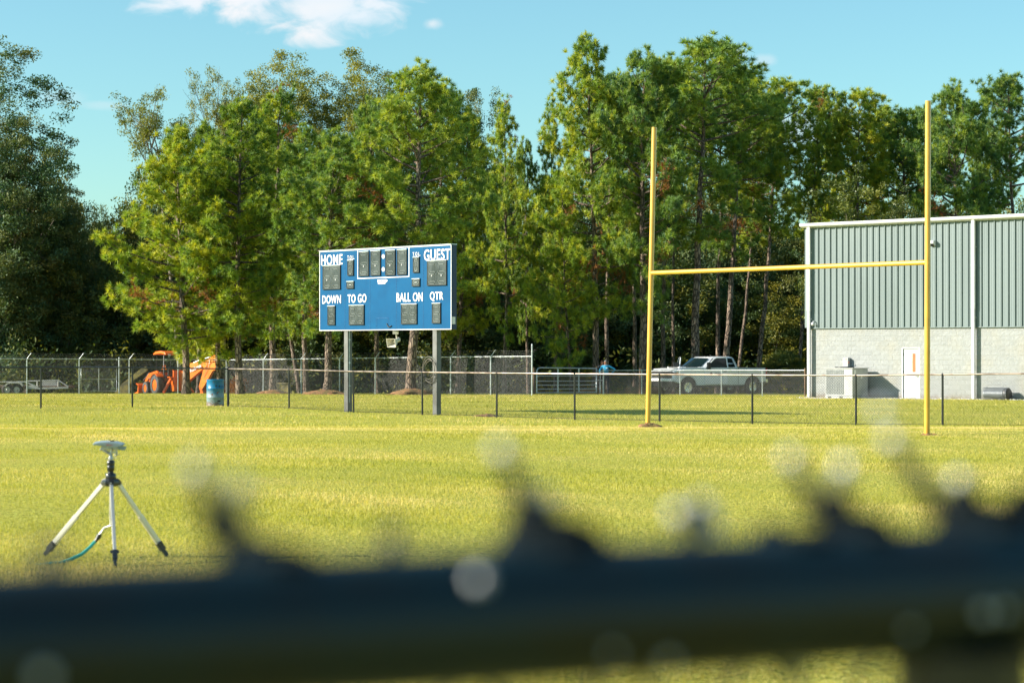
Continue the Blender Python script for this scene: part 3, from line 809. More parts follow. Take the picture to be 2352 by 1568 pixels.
# small walk gate at its left end
a, b = G(1371, 111.0), G(1385, 110.0)
root = thing("walk_gate", "narrow silver gate between the tube gate and the low fence", "gate", a)
mb = MB(); mb.tube([(a.x, a.y, a.z - .1), (a.x, a.y, a.z + 1.42)], .05, 8); mb.build("gate_post", M['wood'], root, world=True)
mb = MB()
for zz in (.72, 1.18): mb.tube([(a.x + .05, a.y - .08, a.z + zz), (b.x, b.y - .1, a.z + zz)], .026, 7)
mb.tube([(a.x + .17, a.y - .1, a.z + .05), (a.x + .17, a.y - .1, a.z + 1.2)], .024, 7); mb.build("gate_frame", M['galv'], root, world=True)

# farm tube gate
a, b = G(1233, 108.6), G(1370, 110.8)
root = thing("tube_gate", "silver six rail tube gate left of the two men", "gate", a)
u = (b - a); u.z = 0; L = u.length; u.normalize()
def gp(x, z): return Vector((a.x + u.x * x, a.y + u.y * x, a.z + .06 + z - .03 * x / L * 0))
for z in (.02, .20, .40, .60, .86, 1.26):
    if z == 1.26: continue
    mb = MB(); mb.tube([gp(.03, z), gp(L - .03, z - .02)], .026, 7); mb.build("rail", M['galv'], root, world=True)
mb = MB(); mb.tube([gp(0, 0), gp(0, 1.10), gp(.05, 1.22), gp(.17, 1.27), gp(L * .5, 1.25), gp(L - .02, 1.22), gp(L, 1.2), gp(L, -.02)], .034, 8)
mb.build("gate_frame", M['galv'], root, world=True)
for f in (.35, .70):
    mb = MB(); mb.bar(gp(L * f, -.02), gp(L * f, 1.24), .07, .02); mb.build("upright", M['galv'], root, world=True)
for px, d, h, nm in ((1226, 109, 1.35, "weathered wooden post carrying the left end of the tube gate"), (1471, 112.5, 1.35, "wooden post behind the low fence right of the men")):
    c = G(px, d); mb = MB(); mb.tube([(0, 0, -.1), (0, 0, h)], [.085, .075], 9); o = mb.build("wooden_post", M['wood']); o.location = c; tag(o, nm, "post")

# ------------------------------------------------------------------ goal posts
def goal():
    a0, a1 = Vector((2.733, 43.5, -.02)), Vector((2.864, 43.5, 5.97))
    b0, b1 = Vector((7.31, 38.1, -.02)), Vector((7.335, 38.1, 5.88))
    root = thing("goal_post", "yellow H shaped football goal with tall uprights on the grass", "goal", a0)
    for p, q in ((a0, a1), (b0, b1)):
        mb = MB(); mb.tube([p, p.lerp(q, .505), q - Vector((0, 0, .002))], .051, 16)
        o = mb.build("upright", M['yellow'], root, world=True)
        mb = MB(); k = .12 if p is a0 else .14
        c = p.lerp(q, k); mb.tube([c, c + Vector((0, 0, .02))], 0.0535, 16); mb.build("joint_ring", M['yellow'], o, world=True)
    l, r = a0.lerp(a1, (3.045 + .02) / 6.0), b0.lerp(b1, (3.035 + .02) / 5.9)
    mb = MB(); mb.tube([l, l.lerp(r, .5), r], .044, 16); mb.build("crossbar", M['yellow'], root, world=True)
goal()
for c, rx, lb in ((Vector((2.75, 43.45, -.02)), .22, "ring of reddish dirt round the foot of the left goal upright"), (Vector((7.35, 38.0, -.02)), .24, "ring of reddish dirt round the foot of the right goal upright")):
    mound(c, rx, rx * .9, .035, lb)
mound(G(1120, 61.5), .42, .8, .05, "small reddish dirt patch beside the black fence right of the scoreboard")

# ------------------------------------------------------------------ scoreboard
BA = Vector((-5.917, 66.5, 2.075)); BU = Vector((4.182, -4.5, 0)); BW = BU.length; BU.normalize()
BN = Vector((BU.y, -BU.x, 0)); BH = 2.436; BZ = Vector((0, 0, 1))
def board_s(xc):
    k = -.08898 + (xc - 158) / 1060 * .0610
    return (k * 66.5 + 5.917) / (4.182 + 4.5 * k) * BW
def board_v(xc, yc):
    r = (xc - 158) / 1060; yb = 815 - 15 * r; yt = 180 - 60 * r
    return (yb - yc) / (yb - yt) * BH
def S(s, v, n=0.0): return BA + BU * s + BZ * v + BN * n
def rect(x0, y0, x1, y1):
    s0, s1 = board_s(x0), board_s(x1); xm = (x0 + x1) / 2
    return s0, board_v(xm, y1), s1, board_v(xm, y0)
def text_shape(body, bold=.0, spacing=1.0, res=4):
    c = bpy.data.curves.new("lettering", 'FONT'); c.body = body; c.size = 1; c.offset = bold; c.space_character = spacing
    c.resolution_u = res; c.extrude = .5
    o = link(bpy.data.objects.new("lettering", c)); dg = bpy.context.evaluated_depsgraph_get(); dg.update()
    me = bpy.data.meshes.new_from_object(o.evaluated_get(dg))
    vs = [v.co.copy() for v in me.vertices]; fs = [tuple(p.vertices) for p in me.polygons]
    bpy.data.objects.remove(o); bpy.data.curves.remove(c); bpy.data.meshes.remove(me)
    x0, x1 = min(v.x for v in vs), max(v.x for v in vs); y0, y1 = min(v.y for v in vs), max(v.y for v in vs)
    return [((v.x - x0) / (x1 - x0), (v.y - y0) / (y1 - y0), v.z) for v in vs], fs
def put_text(body, o, u, v, n, w, h, depth, mat, parent, bold=.03, name="lettering", spacing=1.0, world=True):
    vs, fs = text_shape(body, bold, spacing)
    mb = MB(); mb.add([o + u * (x * w) + v * (y * h) + n * ((z + .5) * depth) for x, y, z in vs], fs)
    return mb.build(name, mat, parent, world=world)
def scoreboard():
    root = thing("scoreboard", "blue football scoreboard on two steel posts with white lettering", "scoreboard", (BA.x + 2.0, BA.y - 2.2, -.4))
    T = .18
    mb = MB(); mb.prism([(0, 0), (BW, 0), (BW, BH), (0, BH)], BA, BU, BZ, BN, -.02)
    face = mb.build("face_panel", M['blue'], root, world=True)
    mb = MB(); q = S(BW / 2, BH / 2, -.02 - T / 2)
    R = Matrix((BU, BN, BZ)).transposed()
    mb.box(q, (BW - .01, T, BH - .01), R); mb.build("cabinet", M['navy'], root, world=True)
    mb = MB(); mb.box(S(BW / 2, BH + .012, -T / 2), (BW + .0, T + .06, .02), R); mb.build("top_cap", M['alum'], root, world=True)
    mb = MB(); mb.box(S(BW + .003, .26, -.08), (.012, .12, .21), R); mb.build("data_sticker", M['white_vinyl'], root, world=True)
    # white outline
    mb = MB(); b = .022
    for c, s in (((BW/2, b/2), (BW, b)), ((BW/2, BH - b/2), (BW, b)), ((b/2, BH/2), (b, BH - 2*b)), ((BW - b/2, BH/2), (b, BH - 2*b))):
        mb.box(S(c[0], c[1], .004), (s[0], .008, s[1]), R)
    mb.build("border", M['white_vinyl'], root, world=True)
    s0, v0, s1, v1 = rect(463, 152, 880, 390); v1 = BH - b; b = .026
    mb = MB()
    for c, s in ((((s0+s1)/2, v0 + b/2), (s1 - s0, b)), ((s0 + b/2, (v0+v1)/2 + b/2), (b, v1 - v0 - b)), ((s1 - b/2, (v0+v1)/2 + b/2), (b, v1 - v0 - b))):
        mb.box(S(c[0], c[1], .004), (s[0], .008, s[1]), R)
    mb.build("clock_outline", M['white_vinyl'], root, world=True)
    # panel seams with rivets
    for x in (360, 562, 775, 990):
        s = board_s(x); mb = MB()
        mb.box(S(s, BH/2, .001), (.006, .004, BH - .07), R)
        for i in range(26): mb.ball(S(s + .02, .08 + i * (BH - .16) / 25, .002), .009, 4)
        mb.build("seam", M['seam'], face, world=True)
    s0, v0, s1, v1 = rect(618, 710, 713, 800)
    mb = MB(); mb.box(S((s0 + s1)/2, v1, .003), (s1 - s0, .006, .012), R); mb.box(S(s1, (v1 + .03)/2, .003), (.006, .004, v1 - .04), R); mb.box(S(s0, (v1 + .03)/2, .003), (.006, .004, v1 - .04), R)
    hatch = mb.build("access_hatch", M['seam'], root, world=True)
    mb = MB(); p = [S(board_s(x), board_v(x, y), .02) for x, y in ((702, 755), (714, 780), (720, 783), (740, 772))]; mb.tube(p, .014, 6)
    mb.build("latch", M['dark_plastic'], hatch, world=True)
    # words
    for body, x0, y0, x1, y1 in (("HOME", 173, 203, 344, 287), ("GUEST", 999, 156, 1209, 247), ("T.O.L.", 383, 211, 440, 241), ("T.O.L.", 908, 182, 970, 213),
                                 ("DOWN", 182, 529, 331, 597), ("TO GO", 386, 520, 536, 589), ("BALL ON", 778, 506, 988, 579), ("QTR", 1047, 498, 1154, 576)):
        a, c, d, e = rect(x0, y0, x1, y1)
        put_text(body, S(a, c, .004), BU, BZ, BN, d - a, e - c, .008, M['white_vinyl'], root, bold=.016 if body != "T.O.L." else .012, spacing=1.10)
    a, c, d, e = rect(625, 402, 706, 438); mb = MB()
    w, h = d - a, e - c
    mb.prism([(0, h*.34), (w*.85, h*.34), (w*1.0, h*.72), (w*.9, h), (0, h)], S(a, c, .002), BU, BZ, BN, .004)
    mb.prism([(w*.04, 0), (w*.74, 0), (w*.80, h*.26), (w*.04, h*.26)], S(a, c, .002), BU, BZ, BN, .004)
    emb = mb.build("maker_emblem", M['white_vinyl'], root, world=True)
    put_text("VARSITY", S(a + w*.05, c + h*.42, .007), BU, BZ, BN, w*.76, h*.46, .003, M['blue'], emb, bold=.01)
    mb = MB()
    for yy in (218, 321):
        c = S(board_s(671), board_v(671, yy), .004); Rr = Matrix((BU, BZ, BN)).transposed()
        mb.lathe([(0.066, -.004), (.066, .006)], c, 20, Rr)
    mb.build("colon_dots", M['white_vinyl'], root, world=True)
    # number panels
    def hexring(mb, p, q, w, n0):
        """outlined lamp segment from p to q (board coordinates)"""
        d = Vector((q[0]-p[0], q[1]-p[1])); L = d.length; d.normalize(); m = Vector((-d.y, d.x))
        pts = [Vector(p), Vector(p) + d*w + m*w, Vector(q) - d*w + m*w, Vector(q), Vector(q) - d*w - m*w, Vector(p) + d*w - m*w]
        P3 = [S(t[0], t[1], n0) for t in pts]
        mb.tube(P3, .004, 4, closed=True, smooth=False)
        k = 0
        for i in range(k):
            t = Vector(p) + d * (w + (L - 2*w) * (i + .5) / k); mb.box(S(t[0], t[1], n0), (.012, .006, .012), R)
    def digit(mb, a, b, c, d, w):
        m = (b + d) / 2
        for p, q in (((a, b), (c, b)), ((a, m), (c, m)), ((a, d), (c, d)), ((a, b), (a, m)), ((a, m), (a, d)), ((c, b), (c, m)), ((c, m), (c, d))):
            e = .012; v = Vector(q) - Vector(p); v.normalize()
            hexring(mb, (p[0] + v.x*e, p[1] + v.y*e), (q[0] - v.x*e, q[1] - v.y*e), w, .030)
    def panel(x0, y0, x1, y1, digits, sq=False, tiny=False, box=True):
        a, c, d, e = rect(x0, y0, x1, y1)
        mb = MB(); mb.box(S((a+d)/2, (c+e)/2, .013), (d-a, .026, e-c), R); pn = mb.build("digit_panel", M['led_panel'], root, world=True)
        for yy in (c, e):
            mb = MB(); mb.box(S((a+d)/2, yy, .02), (d-a + .02, .044, .022), R); mb.build("trim_strip", M['alum'] if yy == e else M['dark_plastic'], pn, world=True)
        for xx in (a, d):
            mb = MB(); mb.box(S(xx, (c+e)/2, .016), (.014, .036, e-c - .03), R); mb.build("side_trim", M['dark_plastic'], pn, world=True)
        mb = MB()
        if sq:
            for i in range(16):
                t = i / 16 * 2 * pi; mb.box(S((a+d)/2 + cos(t)*(d-a)*.36, (c+e)/2 + sin(t)*(e-c)*.34, .03), (.014, .01, .014), R)
            mb.box(S((a+d)/2, (c+e)/2, .03), ((d-a)*.35, .006, .02), R)
        elif tiny:
            for i in range(30):
                t = i / 30 * 2 * pi; mb.box(S((a+d)/2 + cos(t)*(d-a)*.32, (c+e)/2 + sin(t)*(e-c)*.42, .03), (.013, .01, .013), R)
            for vv in (.25, .5, .75): 
                for i in range(6):
                    t = i * pi / 3; mb.box(S((a+d)/2 + cos(t)*.035, c + (e-c)*vv + sin(t)*.035, .03), (.013, .01, .013), R)
        else:
            wd = (d - a) / digits
            for i in range(digits):
                l, r = a + wd*i + wd*.17, a + wd*(i+1) - wd*.17
                digit(mb, l, c + .075, r, e - .075, min(.036, wd*.1))
        mb.build("lamp_segments", M['led_seg'], pn, world=True)
        if box and not (sq or tiny):
            mb = MB(); wd = (d - a) / digits
            for i in range(digits): mb.box(S(a + wd*(i+.5), c + (e-c)*.385, .034), (.04, .012, .045), R)
            mb.build("driver_label", M['ac'], pn, world=True)
    for x0, y0, x1, y1 in ((481, 178, 556, 373), (574, 171, 650, 368), (693, 167, 768, 366), (788, 161, 862, 361)): panel(x0, y0, x1, y1, 1)
    panel(189, 290, 328, 480, 2); panel(1028, 247, 1181, 445, 2)
    panel(388, 248, 433, 368, 1, tiny=True); panel(915, 222, 961, 343, 1, tiny=True)
    panel(381, 418, 436, 473, 1, sq=True); panel(907, 395, 966, 453, 1, sq=True)
    panel(228, 615, 285, 765, 1, box=False); panel(400, 608, 518, 763, 2, box=False); panel(820, 597, 943, 755, 2, box=False); panel(1068, 590, 1133, 748, 1, box=False)
    # posts
    for x, lb in ((347, None), (1060, None)):
        s = board_s(x + 15); c = S(s, 0, -.12); g = float(gz(c.x, c.y))
        mb = MB(); mb.box((c.x, c.y, (g - .1 + BA.z + .5) / 2), (.19, .17, BA.z + .5 - g + .1), R)
        po = mb.build("post", M['post_paint'], root, world=True, bevel=.012)
        if x == 347:
            q = c + BU * .098 + BN * .03; mb = MB(); mb.tube([(q.x, q.y, g + .3), (q.x, q.y, BA.z)], .014, 6)
            for z in (.8, 1.5, 2.2): mb.box((q.x, q.y, g + z), (.05, .05, .03), R)
            mb.build("conduit", M['galv'], po, world=True)
M['seam'] = material("blue_panel_seam", (.004, .05, .18), .4, 0, var=(.02, .16, .35), vscale=30)
scoreboard()
# horn loudspeaker under the board
c = S(board_s(748), -.02, -.10); root = thing("loudspeaker", "beige horn loudspeaker hanging under the scoreboard", "loudspeaker", c)
Rh = Matrix.Rotation(radians(-30), 3, 'Z') @ Matrix.Rotation(radians(14), 3, 'X')
def H_(x, y, z): return c + Rh @ Vector((x, y, z)) + Vector((0, 0, -.30))
mb = MB()
f = [(-.15, -.26, -.13), (.15, -.26, -.13), (.15, -.26, .13), (-.15, -.26, .13)]; b = [(-.05, .02, -.05), (.05, .02, -.05), (.05, .02, .05), (-.05, .02, .05)]
fi = [(x*.90, y + .002, z*.88) for x, y, z in f]; bi = [(x*.7, y - .02, z*.7) for x, y, z in b]
vs = [H_(*q) for q in f + b + fi + bi]
mb.add(vs, [(0,4,5,1),(1,5,6,2),(2,6,7,3),(3,7,4,0),(4,7,6,5),(0,1,9,8),(1,2,10,9),(2,3,11,10),(3,0,8,11),(8,9,13,12),(9,10,14,13),(10,11,15,14),(11,8,12,15),(12,13,14,15)])
mb.build("horn_bell", M['horn'], root, world=True)
mb = MB(); mb.tube([H_(0, .0, 0), H_(0, .16, 0)], [.06, .075], 12); mb.ball(H_(0, -.10, 0), .035, 8); mb.build("driver", M['horn'], root, world=True)
mb = MB(); mb.tube([H_(0, .08, .03), c + Vector((.02, .02, -.12)), c], .022, 8); mb.box(c + Vector((0, 0, -.05)), (.17, .12, .10)); mb.build("bracket", M['horn'], root, world=True)
# coil of cable on the right post
s = board_s(1060); q = S(s - .05, 0, -.02); g = float(gz(q.x, q.y)); cz = g + 1.30
mb = MB(); R2 = np.random.default_rng(3)
for k in range(4):
    ctr = q + BU * (-.04 + .02 * R2.normal()) + Vector((0, 0, cz - q.z + .02 * R2.normal())) + BN * (.02 + .012 * k)
    rx, rz = .27 + .02 * R2.normal(), .34 + .02 * R2.normal()
    mb.tube([ctr + BU * (rx * cos(t)) + BZ * (rz * sin(t)) for t in np.linspace(0, 2*pi, 25)[:-1]], .008, 5, closed=True)
o = mb.build("coiled_cable", M['cable']); tag(o, "coil of grey brown cable hung on the right scoreboard post", "cable")
# ------------------------------------------------------------------ building
BZ0 = -.576
ang_b = math.atan2(-.657, .754)
bld = thing("gym_building", "sage green metal sided building on a split face block base with white gutter", "building", (12.97, 94.6, BZ0), ang_b)
def block_material():
    m = bpy.data.materials.new("split_face_block"); m.use_nodes = True
    t = m.node_tree; b = t.nodes["Principled BSDF"]; b.inputs["Roughness"].default_value = .9
    tc = N(t, "ShaderNodeTexCoord"); sp = N(t, "ShaderNodeSeparateXYZ"); t.links.new(tc.outputs["Object"], sp.inputs[0])
    cb = N(t, "ShaderNodeCombineXYZ"); t.links.new(math_node(t, 'ADD', sp.outputs[0], sp.outputs[1]), cb.inputs[0]); t.links.new(sp.outputs[2], cb.inputs[1])
    br = N(t, "ShaderNodeTexBrick", i_Scale=1.0); t.links.new(cb.outputs[0], br.inputs["Vector"])
    br.offset = .5
    for k, v in (("Mortar Size", .010), ("Mortar Smooth", .3), ("Brick Width", .406), ("Row Height", .2033), ("Bias", 0.0)): br.inputs[k].default_value = v
    br.inputs["Color1"].default_value = (.292, .308, .318, 1); br.inputs["Color2"].default_value = (.33, .346, .356, 1); br.inputs["Mortar"].default_value = (.43, .445, .44, 1)
    n = N(t, "ShaderNodeTexNoise", i_Scale=7.0, i_Detail=8.0, i_Roughness=.65); t.links.new(tc.outputs["Object"], n.inputs["Vector"])
    n3 = N(t, "ShaderNodeTexNoise", i_Scale=.8, i_Detail=4.0); t.links.new(tc.outputs["Object"], n3.inputs["Vector"])
    c = mixc(t, 1.0, br.outputs[0], mixc(t, n.outputs[0], (.78, .78, .75), (1.14, 1.14, 1.12)), 'MULTIPLY')
    c = mixc(t, smooth(t, n3.outputs[0], .45, .75, 0, .45), c, (.36, .34, .27))
    # damp dirty footing and a few rust weeps under the siding
    lo = smooth(t, math_node(t, 'ADD', sp.outputs[2], math_node(t, 'MULTIPLY', n.outputs[0], .35)), .45, .12)
    c = mixc(t, math_node(t, 'MULTIPLY', lo, .75), c, (.17, .12, .07))
    t.links.new(c, b.inputs["Base Color"])
    h = math_node(t, 'MULTIPLY', math_node(t, 'SUBTRACT', 1.0, br.outputs[1]), math_node(t, 'ADD', n.outputs[0], .25))
    bp = N(t, "ShaderNodeBump", i_Strength=1.0, i_Distance=.05); t.links.new(h, bp.inputs["Height"]); t.links.new(bp.outputs[0], b.inputs["Normal"])
    return m
M['block'] = block_material()
BL, BD, BB, BE = 26.0, 16.0, 3.05, 7.44
d0, d1, dz1 = 4.68, 5.55, 2.13          # door opening
mb = MB()
mb.box(((d0) / 2, .15, BB / 2 - .2), (d0, .3, BB + .4)); mb.box(((d1 + BL) / 2, .15, BB / 2 - .2), (BL - d1, .3, BB + .4))
mb.box(((d0 + d1) / 2, .15, (dz1 + .05 + BB) / 2), (d1 - d0, .3, BB - dz1 - .05)); mb.box(((d0 + d1) / 2, .15, -.15), (d1 - d0, .3, .4))
mb.box((.15, BD / 2 + .15, BB / 2 - .2), (.3, BD - .3, BB + .4)); mb.box((BL - .15, BD / 2 + .15, BB / 2 - .2), (.3, BD - .3, BB + .4)); mb.box((BL / 2, BD - .15 + .3, BB / 2 - .2), (BL - .6, .3, BB + .4))
mb.build("block_wall", M['block'], bld)
# corrugated siding on the long wall: real ribs
prof = []; x = -.03
while x < BL:
    prof += [(x, 0), (x + .075, 0), (x + .085, -.006), (x + .105, -.006), (x + .115, 0), (x + .175, 0), (x + .185, -.006), (x + .205, -.006), (x + .215, 0), (x + .235, 0), (x + .250, -.055), (x + .285, -.055), (x + .305, 0)]
    x += .305
prof = [p for i, p in enumerate(prof) if i == 0 or p[0] > prof[i-1][0] + 1e-6]
vs = [(a, b - .045, BB - .03) for a, b in prof] + [(a, b - .045, BE) for a, b in prof]; n = len(prof)
mb = MB(); mb.add(vs, [(i, i + 1, i + 1 + n, i + n) for i in range(n - 1)]); 
mb.box((BL / 2, .02, (BB + BE) / 2), (BL, .1, BE - BB)); mb.box((.05, BD / 2, (BB + BE) / 2 + .003), (.1, BD, BE - BB)); mb.box((BL - .05, BD / 2, (BB + BE) / 2 + .003), (.1, BD, BE - BB)); mb.box((BL / 2, BD, (BB + BE) / 2), (BL, .1, BE - BB))
mb.build("metal_siding", M['green_siding'], bld)
mb = MB(); mb.box((-.05, -.05, (BB + BE) / 2), (.14, .10, BE - BB + .04)); mb.build("corner_trim", M['green_siding'], bld)
mb = MB(); mb.box((BL / 2, -.055, BB - .045), (BL, .05, .04)); mb.build("base_flashing", M['green_siding'], bld)
mb = MB(); mb.prism([(-.27, BE + .02), (-.27, BE + .12), (0, BE + .15), (BD / 2, BE + .42), (BD + .3, BE + .24), (BD + .3, BE), (BD / 2, BE + .2), (0, BE)], (-.22, 0, 0), (0, 1, 0), (0, 0, 1), (1, 0, 0), BL + .4)
mb.build("roof", M['white_trim'], bld)
mb = MB(); mb.prism([(-.03, -.06), (-.12, -.06), (-.27, .0), (-.30, .05), (-.30, .135), (-.03, .15)], (-.26, -.02, BE), (0, 1, 0), (0, 0, 1), (1, 0, 0), BL + .5)
gut = mb.build("gutter", M['white_trim'], bld)
mb = MB()
for k in range(1, 9): mb.box((k * 3.05 - .1, -.325, BE + .09), (.03, .012, .08))
mb.build("gutter_seam", M['white_trim'], gut)
for sx in (.135, 8.17, 15.9, 23.6):
    mb = MB(); mb.box((sx, -.17, 5.6), (.15, .13, BE * 2 - 11.2 + .02)); mb.box((sx, -.17, 2.7), (.13, .115, 5.84)); mb.box((sx, -.17, 5.55), (.165, .145, .05))
    if sx < .2: mb.bar((sx, -.17, -.0), (sx - .42, -.36, -.18), .12, .10)
    else: mb.bar((sx, -.17, -.05), (sx - .2, -.45, -.20), .12, .09)
    for z in (1.0, 3.4, 6.3): mb.box((sx, -.10, z), (.20, .05, .03))
    ds = mb.build("downspout", M['white_trim'], bld, bevel=.012)
# door
mb = MB(); z0 = .02
mb.box((d0 + .02, .08, (dz1 + z0) / 2), (.05, .16, dz1 - z0)); mb.box((d1 - .02, .08, (dz1 + z0) / 2), (.05, .16, dz1 - z0)); mb.box(((d0 + d1) / 2, .08, dz1 + .015), (d1 - d0, .16, .055))
mb.build("door_frame", M['white_trim'], bld)
DW = d1 - d0 - .10; DX = d0 + .05; DH = dz1 - .03
mb = MB(); mb.box((DX + DW / 2, .075, z0 + DH / 2), (DW, .045, DH)); door = mb.build("door", M['white_paint'], bld)
mb = MB(); mb.box((DX + DW * .66, .048, z0 + DH * .715), (DW * .19, .012, DH * .375)); mb.build("door_window", M['rust_window'], door)
mb = MB(); mb.tube([(DX + DW * .94, .05, z0 + DH * .445), (DX + DW * .94, .0, z0 + DH * .445), (DX + DW * .78, .0, z0 + DH * .445)], .012, 8); mb.lathe([(.04, 0), (.04, .02)], (DX + DW * .93, .052, z0 + DH * .445), 12, Matrix.Rotation(radians(90), 3, 'X')); mb.build("door_handle", M['chrome'], door)
for z in (.28, 1.10, 1.85):
    mb = MB(); mb.tube([(DX - .005, .035, z0 + z - .06), (DX - .005, .035, z0 + z + .06)], .014, 8); mb.build("hinge", M['dark_plastic'], door)
mb = MB(); mb.box((DX + DW * .31, .050, z0 + DH * .645), (DW * .24, .003, DH * .145)); note = mb.build("paper_notice", M['white_vinyl'], door)
mb = MB()
for a, b, w, h in ((.20, .715, .05, .025), (.42, .70, .025, .05), (.32, .575, .07, .02)): mb.box((DX + DW * a, .047, z0 + DH * b), (w, .003, h))
mb.build("yellow_tape", material("yellow_tape", (.75, .66, .12), .5), note)
mb = MB(); mb.box(((d0 + d1) / 2, -.45, -.03), (3.6, .9, .1)); mb.box((1.9, -.85, -.04), (2.6, 1.7, .085)); mb.build("concrete_apron", M['concrete'], bld, bevel=.01)
# wall fixtures
mb = MB(); mb.prism([(-.03, -.12), (-.12, -.12), (-.26, -.02), (-.26, .10), (-.03, .12)], (6.12, -.03, 6.52), (0, 1, 0), (0, 0, 1), (1, 0, 0), .24); wl_ = mb.build("wall_light", M['white_trim'], bld, bevel=.01)
mb = MB(); mb.prism([(-.125, -.125), (-.262, -.025), (-.255, -.035), (-.13, -.128)], (6.14, -.03, 6.515), (0, 1, 0), (0, 0, 1), (1, 0, 0), .20); mb.build("lens", M['dark_plastic'], wl_)
mb = MB(); mb.tube([(.36, -.05, 3.30), (.36, -.16, 3.30), (.36, -.20, 3.24)], .022, 8); mb.ball((.36, -.21, 3.19), .075, 10); mb.build("security_camera", M['white_trim'], bld)
mb = MB(); mb.box((2.02, -.12, 1.51), (.26, .20, .44)); dbx = mb.build("disconnect_box", M['ac'], bld, bevel=.012)
mb = MB(); mb.tube([(2.16, -.16, 1.50), (2.21, -.22, 1.50), (2.21, -.22, 1.57)], .014, 6); mb.box((2.06, -.222, 1.66), (.05, .006, .06)); mb.build("switch_handle", M['rust_window'], dbx)
mb = MB(); mb.tube([(2.02, -.06, .1), (2.02, -.06, 1.3)], .02, 8); mb.build("conduit", M['galv'], dbx)
# air conditioning unit
def bl(x, y, z): return bld.matrix_basis @ Vector((x, y, z))
ac = thing("air_conditioner", "pale grey packaged air conditioner on the slab left of the white door", "air conditioner", bl(2.535, -.92, .0), ang_b)
mb = MB(); mb.box((0, 0, .055), (1.38, 1.26, .09)); mb.build("base_rail", M['ac'], ac, bevel=.008)
mb = MB(); mb.box((0, 0, .69), (1.34, 1.22, 1.16)); cab = mb.build("cabinet", M['ac'], ac, bevel=.012)
mb = MB(); mb.box((0, 0, 1.285), (1.40, 1.28, .03)); mb.build("top_panel", M['ac'], ac)
mb = MB(); mb.box((-.20, -.612, .70), (.88, .008, 1.04)); gr = mb.build("coil_grille", M['ac_grille'], cab)
mb = MB()
for i in range(30): mb.box((-.20, -.62, .20 + i * .0345), (.88, .012, .008))
for i in range(8): mb.box((-.60 + i * .115, -.622, .70), (.006, .006, 1.04))
mb.build("louvres", M['ac'], gr)
for x in (-.45, .12): 
    mb = MB(); mb.box((x, -.635, .055), (.17, .012, .045)); mb.build("fork_slot", M['dark_plastic'], ac)
mb = MB(); mb.box((.675, -.42, 1.12), (.008, .16, .20)); mb.box((.675, .1, .93), (.008, .12, .17)); mb.build("data_plate", M['white_vinyl'], cab)
mb = MB(); mb.lathe([(.40, 0), (.42, .04), (.0001, .05)], (-.1, 0, 1.30), 24); mb.build("fan_guard", M['dark_plastic'], ac)
mb = MB(); mb.tube([(.46, .3, .1), (.5, .75, .15), (.5, .88, .5)], .035, 8); mb.build("conduit", M['cable'], ac)
# rolled wire and gravel
c = bl(9.35, -.42, .0); c.z = float(gz(c.x, c.y)) + .24
root = thing("wire_roll", "grey roll of fence mesh lying against the block wall at the right edge", "roll of mesh", c, ang_b)
mb = MB()
for k in range(16):
    rr = .26 - .004 * (k % 3)
    mb.tube([(-.55 + k * .072, rr * cos(t), rr * sin(t)) for t in np.linspace(0, 2*pi, 21)[:-1]], .006, 4, closed=True)
for k in range(26):
    a = k / 26 * 2 * pi
    for sg in (1, -1): mb.tube([(-.55 + 1.1 * f, .26 * cos(a + sg * f * 3), .26 * sin(a + sg * f * 3)) for f in np.linspace(0, 1, 9)], .005, 3, caps=False)
mb.lathe([(.17, -.53), (.17, .50)], (0, 0, 0), 16, Matrix.Rotation(radians(90), 3, 'Y')); mb.build("outer_wrap", M['mesh_grey'], root)
mb = MB()
for k in range(5): rr = .05 + k * .045; mb.tube([(.56, rr * cos(t), rr * sin(t)) for t in np.linspace(0, 2*pi, 17)[:-1]], .012, 4, closed=True)
mb.lathe([(.05, .34), (.22, .36), (.26, .44), (.26, .54), (.20, .60), (.0001, .58)], (0, 0, 0), 18, Matrix.Rotation(radians(90), 3, "Y")); mb.build("rolled_end", M['dark_plastic'], root)
n = 1500; R4 = np.random.default_rng(8); sx = R4.random(n) * 16 - .2; sy = -.05 - R4.random(n) ** 1.5 * .75
pts = np.array([tuple(bl(a, b, 0)) for a, b in zip(sx, sy)]); pts[:, 2] = gz(pts[:, 0], pts[:, 1]) + .01
tet = unit(R4.normal(size=(n, 4, 3))) * (.018 + .035 * R4.random((n, 1, 1)))
V = (pts[:, None] + tet).reshape(-1, 3); b_ = (np.arange(n) * 4)[:, None, None]
F = (np.array([[0, 1, 2], [0, 2, 3], [0, 3, 1], [1, 3, 2]])[None] + b_).reshape(-1, 3)
tag(np_mesh("gravel", V, F, M['white_trim']), "pale gravel strip along the foot of the building", "gravel", kind='stuff')

# ------------------------------------------------------------------ truck
tr = thing("pickup_truck", "white crew cab pickup truck parked behind the low fence with its front doors open", "pickup truck", (10.25, 112.77, float(gz(10.2, 112.7)) - .04), radians(215))
def arch(cx, r, a0, a1, n=10): return [(cx + r * cos(radians(a0 + (a1 - a0) * i / n)), .42 + r * sin(radians(a0 + (a1 - a0) * i / n))) for i in range(n + 1)]
prof = [(-3.10, .66), (-3.12, 1.02), (-3.08, 1.40), (-1.20, 1.40), (-1.15, 1.42), (1.28, 1.42), (1.45, 1.44), (2.35, 1.42), (2.85, 1.36), (3.08, 1.24), (3.13, 1.0), (3.13, .72), (2.80, .62)]
prof += arch(2.18, .56, 20, 165) + [(1.60, .50), (-1.60, .50)] + arch(-2.19, .56, 15, 160)[0:] + [(-2.80, .64)]
mb = MB(); mb.prism(prof, (0, -1.0, 0), (1, 0, 0), (0, 0, 1), (0, 1, 0), 2.0)
